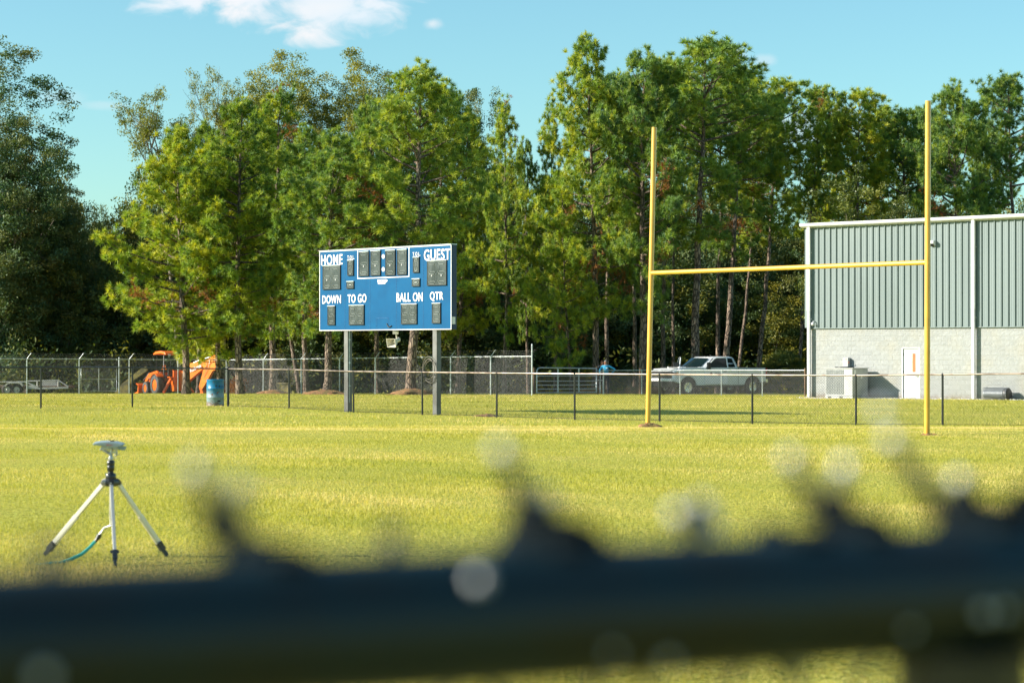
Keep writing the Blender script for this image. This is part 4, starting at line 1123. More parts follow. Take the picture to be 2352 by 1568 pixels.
body = mb.build("body", M['truck_white'], tr, bevel=.045)
mb = MB(); mb.box((0, 0, .72), (5.9, 1.5, .62)); mb.box((2.0, 0, .9), (1.4, 1.94, .5)); mb.box((-2.19, 0, .9), (1.3, 1.94, .5)); mb.box((0, 0, .46), (3.4, 1.9, .10)); mb.build("underbody", M['dark_plastic'], tr)
mb = MB(); mb.box((-2.12, 0, 1.405), (1.78, 1.72, .02)); mb.box((-2.12, .93, 1.41), (1.85, .10, .025)); mb.box((-2.12, -.93, 1.41), (1.85, .10, .025)); mb.build("bed_liner", M['dark_plastic'], body)
# cab
mb = MB(); rows = []
for z, xr, xf, hw in ((1.40, -1.20, 1.30, .95), (1.62, -1.15, 1.00, .90), (1.90, -1.05, .60, .79), (1.965, -.98, .46, .74), (1.995, -.85, .25, .62)):
    rows.append([(xr, -hw + .05, z), (xr + .05, -hw, z), (xf - .18, -hw, z), (xf, -hw * .72, z), (xf + .06, 0, z), (xf, hw * .72, z), (xf - .18, hw, z), (xr + .05, hw, z), (xr, hw - .05, z)])
vs = [p for r in rows for p in r]; n = 9; fs = []
for i in range(len(rows) - 1):
    for k in range(n): l = (k + 1) % n; fs.append((i*n + k, i*n + l, (i+1)*n + l, (i+1)*n + k))
fs.append(tuple(range(4*n, 5*n))); mb.add(vs, fs, True); cabm = mb.build("cab", M['truck_white'], tr)
def sidepanel(mb, poly, sgn, off=.012, th=.006):
    def yy(z): return np.interp(z, [1.40, 1.62, 1.90, 1.965], [.95, .90, .79, .74]) + off
    a = [(x, sgn * float(yy(z)), z) for x, z in poly]; b = [(x, sgn * (float(yy(z)) + th), z) for x, z in poly]; n = len(poly)
    fs = [tuple(range(n)), tuple(range(2*n - 1, n - 1, -1))] + [(i, (i+1) % n, (i+1) % n + n, i + n) for i in range(n)]
    mb.add(a + b, fs)
for s in (1, -1):
    mb = MB(); sidepanel(mb, [(.98, 1.44), (.46, 1.88), (-.12, 1.91), (-.12, 1.44)], s); mb.build("door_opening", M['interior'], cabm)
    mb = MB(); sidepanel(mb, [(-.28, 1.44), (-.28, 1.91), (-.88, 1.89), (-1.02, 1.44)], s); mb.build("rear_window", M['glass'], cabm)
    mb = MB(); sidepanel(mb, [(-.14, 1.43), (-.14, 1.92), (-.26, 1.92), (-.26, 1.43)], s, .014); mb.build("pillar_trim", M['dark_plastic'], cabm)
mb = MB(); ws = [(1.31, .0, 1.45), (1.24, .64, 1.45), (1.14, .80, 1.46), (.56, .70, 1.885), (.63, .56, 1.895), (.69, 0, 1.90), (.63, -.56, 1.895), (.56, -.70, 1.885), (1.14, -.80, 1.46), (1.24, -.64, 1.45)]
ws = [(x + .035, y, z + .02) for x, y, z in ws]; mb.add(ws, [(0, 1, 4, 5), (1, 2, 3, 4), (0, 5, 6, 9), (9, 6, 7, 8)], True); mb.build("windscreen", M['glass'], cabm)
mb = MB()
for y in (.2, -.45): mb.bar((1.33, y, 1.475), (1.12, y - .5, 1.60), .02, .015)
mb.box((1.36, 0, 1.44), (.16, 1.3, .02)); mb.build("wiper", M['dark_plastic'], cabm)
for y in (-.5, -.25, 0, .25, .5):
    mb = MB(); mb.box((.40 - abs(y) * .1, y, 1.985), (.10, .07, .03)); mb.build("roof_marker_light", M['dark_plastic'], cabm)
mb = MB(); mb.prism([(0, 0), (.18, 0), (.02, .08)], (-.1, -.02, 1.99), (-1, 0, 0), (0, 0, 1), (0, 1, 0), .04); mb.build("antenna_fin", M['dark_plastic'], cabm)
# hood, grille, lights
mb = MB(); mb.box((2.15, 0, 1.445), (.46, .95, .05)); sc = mb.build("hood_scoop", M['truck_white'], body, bevel=.02)
mb = MB(); mb.box((2.39, 0, 1.45), (.02, .78, .035)); mb.build("scoop_opening", M['dark_plastic'], sc)
mb = MB(); mb.box((3.11, 0, 1.06), (.08, 1.62, .36)); mb.box((3.12, 0, .60), (.10, 1.5, .22)); grl = mb.build("grille", M['dark_plastic'], body, bevel=.02)
mb = MB(); mb.box((3.155, 0, 1.06), (.03, 1.66, .05)); 
for y in (-.84, .84): mb.box((3.14, y, .92), (.06, .10, .10))
mb.build("chrome_bar", M['chrome'], grl)
mb = MB(); mb.box((3.175, 0, 1.06), (.02, .26, .055)); mb.box((3.175, 0, 1.06), (.022, .11, .09)); mb.build("front_emblem", M['gold'], grl)
mb = MB(); mb.box((3.14, 0, .80), (.20, 1.98, .15)); mb.box((3.10, .88, .90), (.14, .2, .14)); mb.box((3.10, -.88, .90), (.14, .2, .14)); bp = mb.build("front_bumper", M['truck_white'], tr, bevel=.03)
mb = MB(); mb.box((3.10, 0, .62), (.14, 1.7, .20)); mb.build("air_dam", M['dark_plastic'], bp)
for s in (1, -1):
    mb = MB(); mb.box((3.05, s * .93, 1.15), (.20, .16, .09)); hl = mb.build("headlight", M['glass'], body, bevel=.015)
    mb = MB(); mb.box((2.93, s * 1.006, 1.15), (.14, .02, .07)); mb.build("turn_signal", M['amber'], hl)
    mb = MB(); mb.box((-3.10, s * .96, 1.20), (.08, .12, .34)); mb.build("tail_light", M['red_lens'], body)
    mb = MB(); mb.box((-.36, s * 1.012, 1.22), (.15, .03, .035)); mb.build("rear_door_handle", M['dark_plastic'], body)
    mb = MB(); mb.box((-.22, s * 1.003, .98), (.012, .01, .80)); mb.box((-1.17, s * 1.003, .98), (.014, .01, .86)); mb.build("door_gap", M['dark_plastic'], body)
mb = MB(); mb.box((-3.2, 0, .72), (.16, 1.9, .2)); mb.build("rear_bumper", M['chrome'], tr, bevel=.02)
# wheels
def truck_wheel(x, s):
    R = Matrix.Rotation(radians(-90 * s), 3, 'X')
    mb = MB(); mb.lathe([(.27, -.13), (.38, -.14), (.415, -.10), (.42, 0), (.415, .10), (.38, .14), (.27, .13)], (x, s * .86, .42), 28, R, caps=False)
    for k in range(28):
        a = k / 28 * 2 * pi
        c = Vector((x + .418 * cos(a), s * .86, .42 + .418 * sin(a))); mb.box(c, (.03, .22, .05), Matrix.Rotation(-a, 3, 'Y'))
    w = mb.build("wheel", M['rubber'], tr)
    mb = MB(); mb.lathe([(.275, .09), (.265, .125), (.25, .10), (.24, .02), (.10, .02), (.075, .11), (.0001, .12)], (x, s * .86, .42), 24, R)
    for k in range(8):
        a = k / 8 * 2 * pi; mb.bar((x + .06 * cos(a), s * .955, .42 + .06 * sin(a)), (x + .25 * cos(a), s * .965, .42 + .25 * sin(a)), .04, .03, up=Vector((0, 1, 0)))
    mb.build("rim", M['chrome'], w)
for x in (2.18, -2.19):
    for s in (1, -1): truck_wheel(x, s)
# open doors, each hinged behind the front wheel arch
def truck_door(s, deg):
    H = Vector((1.12, s * 1.0, 0)); A = radians(deg) * s
    Rz = Matrix.Rotation(-A, 3, 'Z')
    def q(x, y, z): return H + Rz @ (Vector((x, y * s, z)) - Vector((1.12, 1.0 * s, 0)))
    poly = [(1.10, .56), (1.10, 1.42), (-.19, 1.42), (-.19, .56)]
    mb = MB(); a = [q(x, .97, z) for x, z in poly]; b = [q(x, 1.03, z) for x, z in poly]
    mb.add(a + b, [(0, 1, 2, 3), (7, 6, 5, 4), (0, 4, 5, 1), (1, 5, 6, 2), (2, 6, 7, 3), (3, 7, 4, 0)]); d = mb.build("front_door", M['truck_white'], tr, bevel=.015)
    fr = [q(1.05, 1.0, 1.42), q(.52, .88, 1.87), q(.40, .86, 1.92), q(-.10, .85, 1.93), q(-.17, .87, 1.88), q(-.19, 1.0, 1.42)]
    mb = MB(); mb.tube(fr, .032, 6); mb.build("window_frame", M['truck_white'], d)
    gl = [q(.98, .99, 1.42), q(.45, .875, 1.88), q(-.12, .865, 1.90), q(-.16, .99, 1.42)]
    mb = MB(); mb.add(gl + [g + (q(0, .01, 0) - q(0, 0, 0)) for g in gl], [(0, 1, 2, 3), (7, 6, 5, 4), (0, 4, 5, 1), (1, 5, 6, 2), (2, 6, 7, 3), (3, 7, 4, 0)]); mb.build("door_glass", M['glass'], d)
    mb = MB(); R = Rz; mb.box(q(.96, 1.20, 1.52), (.14, .24, .34), R); mb.tube([q(.98, 1.02, 1.42), q(.97, 1.16, 1.42)], .035, 6); mb.build("mirror", M['dark_plastic'], d, bevel=.02)
    mb = MB(); mb.box(q(-.02, 1.04, 1.22), (.17, .03, .035), R); mb.build("door_handle", M['dark_plastic'], d)
    if s > 0:
        mb = MB()
        for i, (x, w, z) in enumerate(((.38, .36, 1.14), (.38, .28, 1.06))):
            for k in range(int(w / .045)):
                mb.box(q(x + w/2 - k * .045, 1.034, z), (.030, .004, .045 if (k * 7 + i) % 3 else .03), R)
        mb.prism([(0, 0), (.10, .0), (.10, .10), (0, .16), (-.05, .08)], q(.78, 1.033, 1.03), q(-1, 0, 0) - q(0, 0, 0), (0, 0, 1), q(0, 1, 0) - q(0, 0, 0), .003)
        mb.build("door_decal", M['dark_plastic'], d)
truck_door(1, 17); truck_door(-1, 58)

# ------------------------------------------------------------------ people
def person(label, loc, rz, joints, edges, mats, zone, head, hairmat, hairshape=1.0, H=1.76):
    """joints: name -> (pos, rx, ry); one continuous skinned body"""
    names = list(joints); me = bpy.data.meshes.new("body")
    me.from_pydata([joints[k][0] for k in names], [(names.index(a), names.index(b)) for a, b in edges], [])
    o = link(bpy.data.objects.new("body_base", me))
    sk = o.modifiers.new("skin", 'SKIN'); sv = me.skin_vertices[0].data
    for i, k in enumerate(names):
        sv[i].radius = (joints[k][1], joints[k][2]); sv[i].use_root = (k == 'pelvis')
    ss = o.modifiers.new("sub", 'SUBSURF'); ss.levels = 2; ss.render_levels = 2
    dg = bpy.context.evaluated_depsgraph_get(); dg.update()
    out = bpy.data.meshes.new_from_object(o.evaluated_get(dg)); bpy.data.objects.remove(o)
    out.materials.clear()
    for m in mats: out.materials.append(m)
    for p in out.polygons: p.material_index = zone(p.center); p.use_smooth = True
    root = thing("person", label, "person", loc, rz)
    out.name = "body"; b = link(bpy.data.objects.new("body", out)); b.parent = root
    hc, R = head
    def hp(x, y, z): return Vector(hc) + R @ Vector((x, y, z))
    mb = MB(); n = 14
    # hair cap
    vs, fs = [], []
    for i in range(8):
        th = pi * .56 * i / 7
        for k in range(n):
            a = 2 * pi * k / n; front = max(0, -sin(a)); t = th * (1 - .46 * front)
            vs.append(hp(.084 * sin(t) * cos(a) * hairshape, .101 * sin(t) * sin(a), .012 + .102 * cos(t)))
    for i in range(7):
        for k in range(n): fs.append((i*n + k, i*n + (k+1) % n, (i+1)*n + (k+1) % n, (i+1)*n + k))
    mb.add(vs, fs, True); mb.build("hair", hairmat, root)
    for s in (-1, 1):
        mb = MB(); mb.ball(hp(s * .034, -.090, .012), .0125, 6); mb.build("eye", M['eye'], root)
        mb = MB(); mb.ball(hp(s * .083, .005, -.005), .024, 6, (.45, .8, 1.2), R); mb.build("ear", M['skin'], root)
    mb = MB(); mb.ball(hp(0, -.104, -.022), .017, 6, (.8, 1.1, 1.5), R); mb.build("nose", M['skin'], root)
    mb = MB(); mb.ball(hp(0, -.088, -.066), .022, 6, (1.3, .5, .35), R); mb.build("mouth", M['lip'], root)
    return root
def fig(arm_l, arm_r, lean=0, head_turn=0):
    """faces -y; +x is the figure's left (viewer's right)"""
    J = {'pelvis': ((0, 0, .95), .15, .11), 'belly': ((0, -.01, 1.10), .155, .12), 'chest': ((0, 0, 1.30), .17, .115), 'collar': ((0, .01, 1.45), .10, .075), 'neck': ((0, .005, 1.505), .055, .06),
         'jaw': ((0, -.012, 1.57), .064, .076), 'skull': ((0, 0, 1.64), .074, .090), 'crown': ((0, .005, 1.685), .052, .062),
         'hip_l': ((.10, 0, .88), .10, .10), 'knee_l': ((.12, -.01, .49), .062, .065), 'ankle_l': ((.13, .02, .09), .042, .045), 'toe_l': ((.15, -.14, .04), .04, .03),
         'hip_r': ((-.10, 0, .88), .10, .10), 'knee_r': ((-.12, -.01, .49), .062, .065), 'ankle_r': ((-.13, .02, .09), .042, .045), 'toe_r': ((-.15, -.14, .04), .04, .03)}
    E = [('pelvis', 'belly'), ('belly', 'chest'), ('chest', 'collar'), ('collar', 'neck'), ('neck', 'jaw'), ('jaw', 'skull'), ('skull', 'crown'),
         ('pelvis', 'hip_l'), ('hip_l', 'knee_l'), ('knee_l', 'ankle_l'), ('ankle_l', 'toe_l'), ('pelvis', 'hip_r'), ('hip_r', 'knee_r'), ('knee_r', 'ankle_r'), ('ankle_r', 'toe_r')]
    for s, (sh, elb, wr, fd) in (('l', arm_l), ('r', arm_r)):
        J['sh_' + s] = (sh, .062, .062); J['el_' + s] = (elb, .048, .048); J['wr_' + s] = (wr, .030, .030)
        w = Vector(wr); f = Vector(fd).normalized(); pal = w + f * .055; J['palm_' + s] = (tuple(pal), .034, .020)
        E += [('collar', 'sh_' + s), ('sh_' + s, 'el_' + s), ('el_' + s, 'wr_' + s), ('wr_' + s, 'palm_' + s)]
        side = f.cross(Vector((0, 1, 0))); side = side.normalized() if side.length > .2 else Vector((1, 0, 0))
        for i in range(4):
            a = pal + f * .035 + side * (.027 - .018 * i); b = a + f * (.045 + (.012, .018, .014, .0)[i]) + Vector((0, .010, -.01))
            J[f'f{i}a_{s}'] = (tuple(a), .009, .009); J[f'f{i}b_{s}'] = (tuple(b), .007, .007); E += [('palm_' + s, f'f{i}a_{s}'), (f'f{i}a_{s}', f'f{i}b_{s}')]
        a = w + f * .03 + side * .035; b = a + f * .04 + side * .018
        J['ta_' + s] = (tuple(a), .010, .010); J['tb_' + s] = (tuple(b), .008, .008); E += [('wr_' + s, 'ta_' + s), ('ta_' + s, 'tb_' + s)]
    return J, E
def zone(sleeves):
    def f(c):
        if c.z > 1.485: return 0
        if c.z < .07: return 3
        if c.z < .98 and abs(c.x) < .30 and c.z < 1.0: return 2
        for q, r in sleeves:
            if (c - Vector(q)).length < r: return 0
        return 1
    return f
hpz = 1.02
aL = ((.20, .01, 1.42), (.50, .08, 1.26), (.26, .04, 1.03), (-.8, -.5, -.2)); aR = ((-.20, .01, 1.42), (-.33, .05, 1.16), (-.22, -.10, 1.02), (.6, -.5, -.3))
J, E = fig(aL, aR)
cA = G(1391, 111.2)
Rh_ = Matrix.Rotation(radians(0), 3, 'Z')
pA = person("man in bright blue long sleeved shirt with grey hair, hand on hip", cA, radians(-12), J, E, [M['skin'], M['blue_shirt'], M['navy_cloth'], M['dark_plastic']],
            zone([((.17, .0, 1.0), .09), ((-.16, -.15, .98), .09)]), ((0, 0, 1.628), Rh_), M['grey_hair'])
mb = MB(); mb.box((.075, -.122, 1.335), (.085, .012, .03)); mb.box((-.10, -.117, 1.335), (.025, .012, .02)); mb.build("shirt_emblem", M['white_vinyl'], pA)
mb = MB(); mb.tube([(-.05, -.085, 1.50), (0, -.12, 1.455), (.05, -.085, 1.50)], .016, 6); mb.build("collar", M['blue_shirt'], pA)
aL = ((.20, .01, 1.42), (.27, .05, 1.14), (.24, -.10, .92), (0, -.2, -1)); aR = ((-.20, .01, 1.42), (-.28, .04, 1.14), (-.22, -.12, .95), (.2, -.3, -1))
J, E = fig(aL, aR)
cB = G(1383.5, 111.9)
pB = person("brown haired man in dark navy shirt standing close behind the man in blue", cB, radians(14), J, E, [M['skin'], M['dark_shirt'], M['navy_cloth'], M['dark_plastic']],
            zone([((.24, -.12, .87), .12), ((-.2, -.15, .9), .12)]), ((0, 0, 1.628), Rh_), M['brown_hair'])

# ------------------------------------------------------------------ tractor with backhoe
q = P(361, 884, 125); lft = Vector((-.835, -.55, 0)); O = q - lft * .78; gt = float(gz(O.x, O.y))
rzt = math.atan2(.835, -.55)
tk = thing("tractor", "orange tractor with canopy, front loader and raised backhoe behind the barbed fence", "tractor", (O.x, O.y, q.z - .60), rzt)
def tyre(name, x, y, r, w, rimr):
    s = 1 if y > 0 else -1; R = Matrix.Rotation(radians(-90 * s), 3, 'X')
    mb = MB(); mb.lathe([(rimr, -w/2), (r*.9, -w/2), (r*.97, -w*.35), (r*.97, w*.35), (r*.9, w/2), (rimr, w/2)], (x, y, r), 28, R, caps=False)
    for k in range(20):
        a = k / 20 * 2 * pi
        for h in (1, -1):
            c = Vector((x + r*.975*cos(a + h*.08), y + h*w*.22, r + r*.975*sin(a + h*.08))); mb.box(c, (.05, w*.5, .05), Matrix.Rotation(-a, 3, 'Y') @ Matrix.Rotation(h*.5, 3, 'X'))
    t = mb.build(name, M['tyre_worn'], tk)
    mb = MB(); mb.lathe([(rimr, w*.40), (rimr*.93, w*.30), (rimr*.45, w*.12), (rimr*.4, w*.25), (.0001, w*.26)], (x, y, r), 24, R)
    for k in range(8): a = k/8*2*pi; mb.ball((x + rimr*.3*cos(a), y + s*w*.27, r + rimr*.3*sin(a)), .018, 4)
    mb.build("rim", M['orange'], t)
M['tyre_worn'] = material("dusty_tyre_rubber", (.10, .10, .095), .85, 0, var=(.05, .05, .048), vscale=4, bump=.3)
for s in (1, -1): tyre("rear_wheel", 0, s*.78, .60, .38, .34); tyre("front_wheel", 1.75, s*.66, .38, .24, .22)
mb = MB(); mb.prism([(.65, .75), (2.25, .72), (2.32, .95), (2.2, 1.22), (.65, 1.34)], (0, -.32, 0), (1, 0, 0), (0, 0, 1), (0, 1, 0), .64); mb.build("hood", M['orange'], tk, bevel=.05)
mb = MB(); mb.box((.9, 0, .55), (2.6, .45, .4)); mb.box((0, 0, .6), (.3, 1.3, .25)); mb.box((1.75, 0, .42), (.15, 1.2, .12)); mb.build("chassis", M['dark_plastic'], tk)
for s in (1, -1):
    mb = MB(); pts = [(.68*cos(a), .60 + .68*sin(a)) for a in np.linspace(.45, 2.3, 9)]
    vs = [(x, s*.56, z) for x, z in pts] + [(x, s*.98, z) for x, z in pts]; n9 = 9
    vs += [(x*.96, s*.56, z - .04) for x, z in pts] + [(x*.96, s*.98, z - .04) for x, z in pts]
    fs = [(i, i+1, i+1+n9, i+n9) for i in range(8)] + [(i+2*n9, i+3*n9, i+1+3*n9, i+1+2*n9) for i in range(8)] + [(i, i+2*n9, i+1+2*n9, i+1) for i in range(8)] + [(i+n9, i+1+n9, i+1+3*n9, i+3*n9) for i in range(8)]
    mb.add(vs, fs); mb.build("fender", M['orange'], tk)
mb = MB(); mb.box((-.05, 0, 1.05), (.5, .5, .12)); mb.box((-.28, 0, 1.32), (.12, .48, .5)); mb.build("seat", M['dark_plastic'], tk, bevel=.04)
mb = MB(); mb.tube([(.75, 0, 1.25), (.45, 0, 1.5)], .025, 6); mb.tube([(.45 + .17*sin(t)*.4, .19*cos(t), 1.5 + .19*sin(t)*.9) for t in np.linspace(0, 2*pi, 17)[:-1]], .016, 5, closed=True); mb.build("steering_wheel", M['dark_plastic'], tk)
mb = MB()
for s in (1, -1): mb.tube([(-.35, s*.52, .8), (-.38, s*.52, 2.28), (-.30, s*.45, 2.36)], .04, 7); mb.tube([(.95, s*.42, 1.2), (.75, s*.46, 2.3)], .022, 6)
mb.tube([(-.30, -.45, 2.36), (-.30, .45, 2.36)], .04, 7); mb.build("roll_bar", M['dark_plastic'], tk)
mb = MB(); prof = [(-.75, .04), (-.6, .15), (0, .21), (.65, .17), (.95, .04), (.95, -.05), (.7, .0), (0, .04), (-.6, .0), (-.75, -.06)]
mb.prism(prof, (0, -.62, 2.36), (1, 0, 0), (0, 0, 1), (0, 1, 0), 1.24); can = mb.build("canopy", M['orange'], tk, bevel=.04)
for s in (1, -1):
    mb = MB(); mb.box((-.76, s*.35, 2.33), (.07, .14, .09)); mb.build("work_lamp", M['white_trim'], can)
for s in (1, -1):
    mb = MB(); mb.prism([(.35, 1.30), (.55, 1.42), (1.7, 1.24), (2.45, .62), (2.75, .30), (2.62, .22), (2.2, .58), (1.6, 1.02), (.6, 1.12)], (0, s*.52 - .05, 0), (1, 0, 0), (0, 0, 1), (0, 1, 0), .10)
    la = mb.build("loader_arm", M['orange'], tk)
    mb = MB(); mb.tube([(.8, s*.53, .75), (1.75, s*.53, 1.0)], .035, 7); mb.tube([(1.7, s*.53, 1.25), (2.5, s*.53, .85)], .03, 7); mb.build("cylinder", M['hyd'], la)
    mb = MB(); mb.bar((.75, s*.53, .45), (.62, s*.53, 1.28), .12, .12); mb.build("loader_mast", M['dark_plastic'], tk)
mb = MB(); mb.prism([(2.6, .10), (3.2, .02), (3.22, .06), (2.72, .18), (2.66, .55), (2.95, .62), (2.93, .66), (2.60, .60)], (0, -.82, 0), (1, 0, 0), (0, 0, 1), (0, 1, 0), 1.64); mb.build("loader_bucket", M['orange'], tk)
mb = MB(); mb.bar((-.7, 0, .55), (-1.15, 0, .55), .5, .6); mb.box((-1.05, 0, 1.0), (.12, .5, .9)); mb.box((-.85, 0, 1.05), (.4, .9, .06)); mb.build("backhoe_frame", M['orange'], tk)
for s in (1, -1):
    mb = MB(); mb.bar((-.95, s*.35, .95), (-1.25, s*.95, .18), .12, .12); mb.box((-1.25, s*.97, .12), (.3, .3, .05)); mb.build("stabiliser", M['orange'], tk)
sd = 124.1
def TP(px, py, dd=0): return P(px, py, sd + dd - (px - 440) * .025 * .75)
def plate(mb, pts, dd, th):
    a = [TP(x, y, dd) for x, y in pts]; b = [p + Vector((.6, .8, 0)) * th for p in a]; n = len(pts)
    mb.add(a + b, [tuple(range(n)), tuple(range(2*n - 1, n - 1, -1))] + [(i, (i+1) % n, (i+1) % n + n, i + n) for i in range(n)])
mb = MB(); plate(mb, [(402, 886), (412, 860), (436, 835), (470, 829), (481, 823), (488, 822), (489, 830), (482, 836), (460, 851), (440, 868), (420, 888), (408, 892)], 0, .24)
boom = mb.build("backhoe_boom", M['orange_y'], tk, world=True, bevel=.02)
a, b = TP(438.5, 855.5, -.012), TP(464.5, 842.5, -.012); uu = (b - a); Lx = uu.length; uu.normalize(); nn = Vector((-.6, -.8, 0)); uu = (uu - nn * uu.dot(nn)).normalized(); vv = nn.cross(uu).normalized(); vv = vv if vv.z > 0 else -vv; a = a + nn * .02
put_text("Kubota", a, uu, vv, nn, Lx, .21, .012, M['white_vinyl'], boom, bold=.03)
mb = MB(); plate(mb, [(480, 838), (486, 819), (489, 816.5), (495, 816.5), (497, 822), (494, 848), (487, 852), (478, 869), (464, 893), (457, 889), (464, 862), (467, 850), (471, 847)], .03, .18)
dip = mb.build("dipper_arm", M['orange_y'], tk, world=True, bevel=.02)
mb = MB(); plate(mb, [(456, 887), (462, 892), (467, 903), (464, 907), (458, 907), (460, 899)], .03, .34); mb.build("backhoe_bucket", M['orange'], dip, world=True)
mb = MB(); mb.tube([TP(446, 833, .1), TP(466, 825, .1)], .055, 8); mb.tube([TP(466, 825, .1), TP(487, 819, .1)], .03, 8); mb.tube([TP(470, 850, -.03), TP(476, 832, -.06), TP(482, 827, -.05), TP(478, 845, -.03), TP(468, 866, -.02)], .012, 5); mb.build("cylinder", M['hyd'], boom, world=True)
c = TP(377, 843, -.25); mb = MB(); mb.prism([(-.17, -.15), (.17, -.15), (.03, .17), (-.03, .17)], c, (1, 0, 0), (0, 0, 1), (0, 1, 0), .02); mb.build("warning_triangle", M['orange_y'], tk, world=True)

# ------------------------------------------------------------------ trailer, yellow arm, misc behind the fence
def XP(px, py, dd=0): return P(px, py, 122.8 + dd)
tl = thing("trailer", "dull silver twin axle flatbed trailer with side rails, far left behind the fence", "trailer", G(50, 123))
for dd in (0, 1.9):
    mb = MB(); mb.tube([XP(-60, 878, dd), XP(60, 877, dd)], .04, 6); mb.tube([XP(58, 877, dd), XP(84, 888, dd)], .05, 6); mb.tube([XP(62, 875.5, dd), XP(134, 873.5, dd), XP(157, 888, dd)], .045, 6)
    for x in (86, 134): mb.tube([XP(x, 874, dd), XP(x, 889, dd)], .05, 6)
    mb.build("side_rail", M['trailer'], tl, world=True)
    for x in (17, 39):
        c = XP(x, 895, dd + .02); R = Matrix.Rotation(radians(90), 3, 'X')
        mb = MB(); mb.lathe([(.18, -.1), (.30, -.11), (.33, -.06), (.33, .06), (.30, .11), (.18, .1)], c, 22, R, caps=False); w = mb.build("wheel", M['rubber'], tl, world=True)
        mb = MB(); mb.lathe([(.19, .06), (.17, .02), (.07, .02), (.05, .10), (.0001, .11)], c, 18, R); mb.build("rim", M['trailer'], w, world=True)
mb = MB(); a, b = XP(-60, 888, 0), XP(157, 889, 0); a.y += .95; b.y += .95; mb.bar(a, b, 1.9, .12); mb.build("deck", M['wood'], tl, world=True)
mb = MB(); a, b = XP(64, 889, -.03), XP(88, 889.5, -.03); mb.bar(a, b, .05, .20); a, b = XP(88, 892, -.03), XP(157, 890, -.03); mb.bar(a, b, .05, .10); mb.build("side_beam", M['trailer'], tl, world=True)
mb = MB(); plate_pts = [(10, 887), (14, 881), (24, 878), (42, 877.5), (50, 880), (53, 887), (50, 887), (46, 882), (40, 880.5), (22, 881), (16, 883), (13, 888)]
a = [XP(x, y, -.16) for x, y in plate_pts]; b = [p + Vector((0, .34, 0)) for p in a]; n = len(a); mb.add(a + b, [(i, (i+1) % n, (i+1) % n + n, i + n) for i in range(n)] + [tuple(range(n)), tuple(range(2*n-1, n-1, -1))]); mb.build("fender", M['trailer'], tl, world=True)
mb = MB(); pp = [(91, 888), (95, 881), (101, 876), (124, 875), (129, 879), (131, 888)]; a = [XP(x, y, .3) for x, y in pp]; b = [p + Vector((0, .9, 0)) for p in a]; n = 6
mb.add(a + b, [(i, (i+1) % n, (i+1) % n + n, i + n) for i in range(n)] + [tuple(range(n)), tuple(range(2*n-1, n-1, -1))]); o = mb.build("tool_chest", M['ac'], bevel=.04); tag(o, "pale grey rounded chest standing on the trailer deck", "chest")
mb = MB(); plate_pts = [(262, 905), (283, 880), (306, 862), (326, 846), (333, 843), (336, 850), (322, 861), (306, 872), (296, 884), (300, 896), (288, 905)]
a = [P(x, y, 123.6) for x, y in plate_pts]; b = [p + Vector((0, .35, 0)) for p in a]; n = len(a)
mb.add(a + b, [(i, (i+1) % n, (i+1) % n + n, i + n) for i in range(n)] + [tuple(range(n)), tuple(range(2*n-1, n-1, -1))]); o = mb.build("machine_boom", M['tan_paint'], bevel=.03); tag(o, "weathered yellow machine boom slanting up behind the fence left of the tractor", "machine boom")
# small pile of rusty brush right of the drum
n = 900; R5 = np.random.default_rng(4); c = G(541, 116); pts = np.array(c)[None] + R5.normal(size=(n, 3)) * np.array([.28, .3, .26]) + np.array([0, 0, .36]); V, tone = leaves(pts, 2, .05, .035, R5)
tag(np_mesh("dry_bush", V, np.arange(len(V)).reshape(-1, 4), M['dead'], attr=tone), "rusty dry bush by the fence just right of the drum", "bush")
for i, (px, lb) in enumerate(((668, "faded yellow box standing behind the fence right of the fourth pine"),)):
    c = P(690 - 40, 888, 122); mb = MB(); mb.box((0, 0, 0), (.8, .6, .55)); mb.box((0, 0, .29), (.86, .66, .06)); mb.box((-.3, -.31, .0), (.05, .04, .5)); mb.box((.3, -.31, .0), (.05, .04, .5)); o = mb.build("crate", M['tan_paint'], bevel=.02); o.location = (c.x, c.y, float(gz(c.x, c.y)) + .28); tag(o, lb, "crate")

# ------------------------------------------------------------------ drum
def drum_material():
    m = bpy.data.materials.new("worn_blue_drum_paint"); m.use_nodes = True
    t = m.node_tree; b = t.nodes["Principled BSDF"]; b.inputs["Roughness"].default_value = .38
    tc = N(t, "ShaderNodeTexCoord"); sp = N(t, "ShaderNodeSeparateXYZ"); t.links.new(tc.outputs["Object"], sp.inputs[0])
    n = N(t, "ShaderNodeTexNoise", i_Scale=4.5, i_Detail=5.0); t.links.new(tc.outputs["Object"], n.inputs["Vector"])
    n2 = N(t, "ShaderNodeTexNoise", i_Scale=9.0, i_Detail=6.0); t.links.new(tc.outputs["Object"], n2.inputs["Vector"])
    k = math_node(t, 'ADD', sp.outputs[2], math_node(t, 'MULTIPLY', math_node(t, 'SUBTRACT', n.outputs[0], .5), .55))
    c = mixc(t, smooth(t, k, .34, .60), (.24, .34, .37), (.008, .19, .38))
    c = mixc(t, smooth(t, k, .16, .08), c, (.20, .16, .13))
    c = mixc(t, smooth(t, n2.outputs[0], .63, .68), c, (.20, .09, .05))
    t.links.new(c, b.inputs["Base Color"]); return m
c = G(494.5, 72.2)
dr = thing("steel_drum", "dented steel drum with worn blue paint standing by the fence corner", "drum", c, .5)
mb = MB(); prof = [(.285, 0), (.30, .015), (.292, .035), (.29, .28), (.302, .295), (.29, .31), (.288, .57), (.302, .585), (.288, .60), (.287, .86), (.298, .875), (.292, .89), (.275, .885), (.272, .30)]
mb.lathe(prof, (0, 0, 0), 36); mb.build("shell", drum_material(), dr)
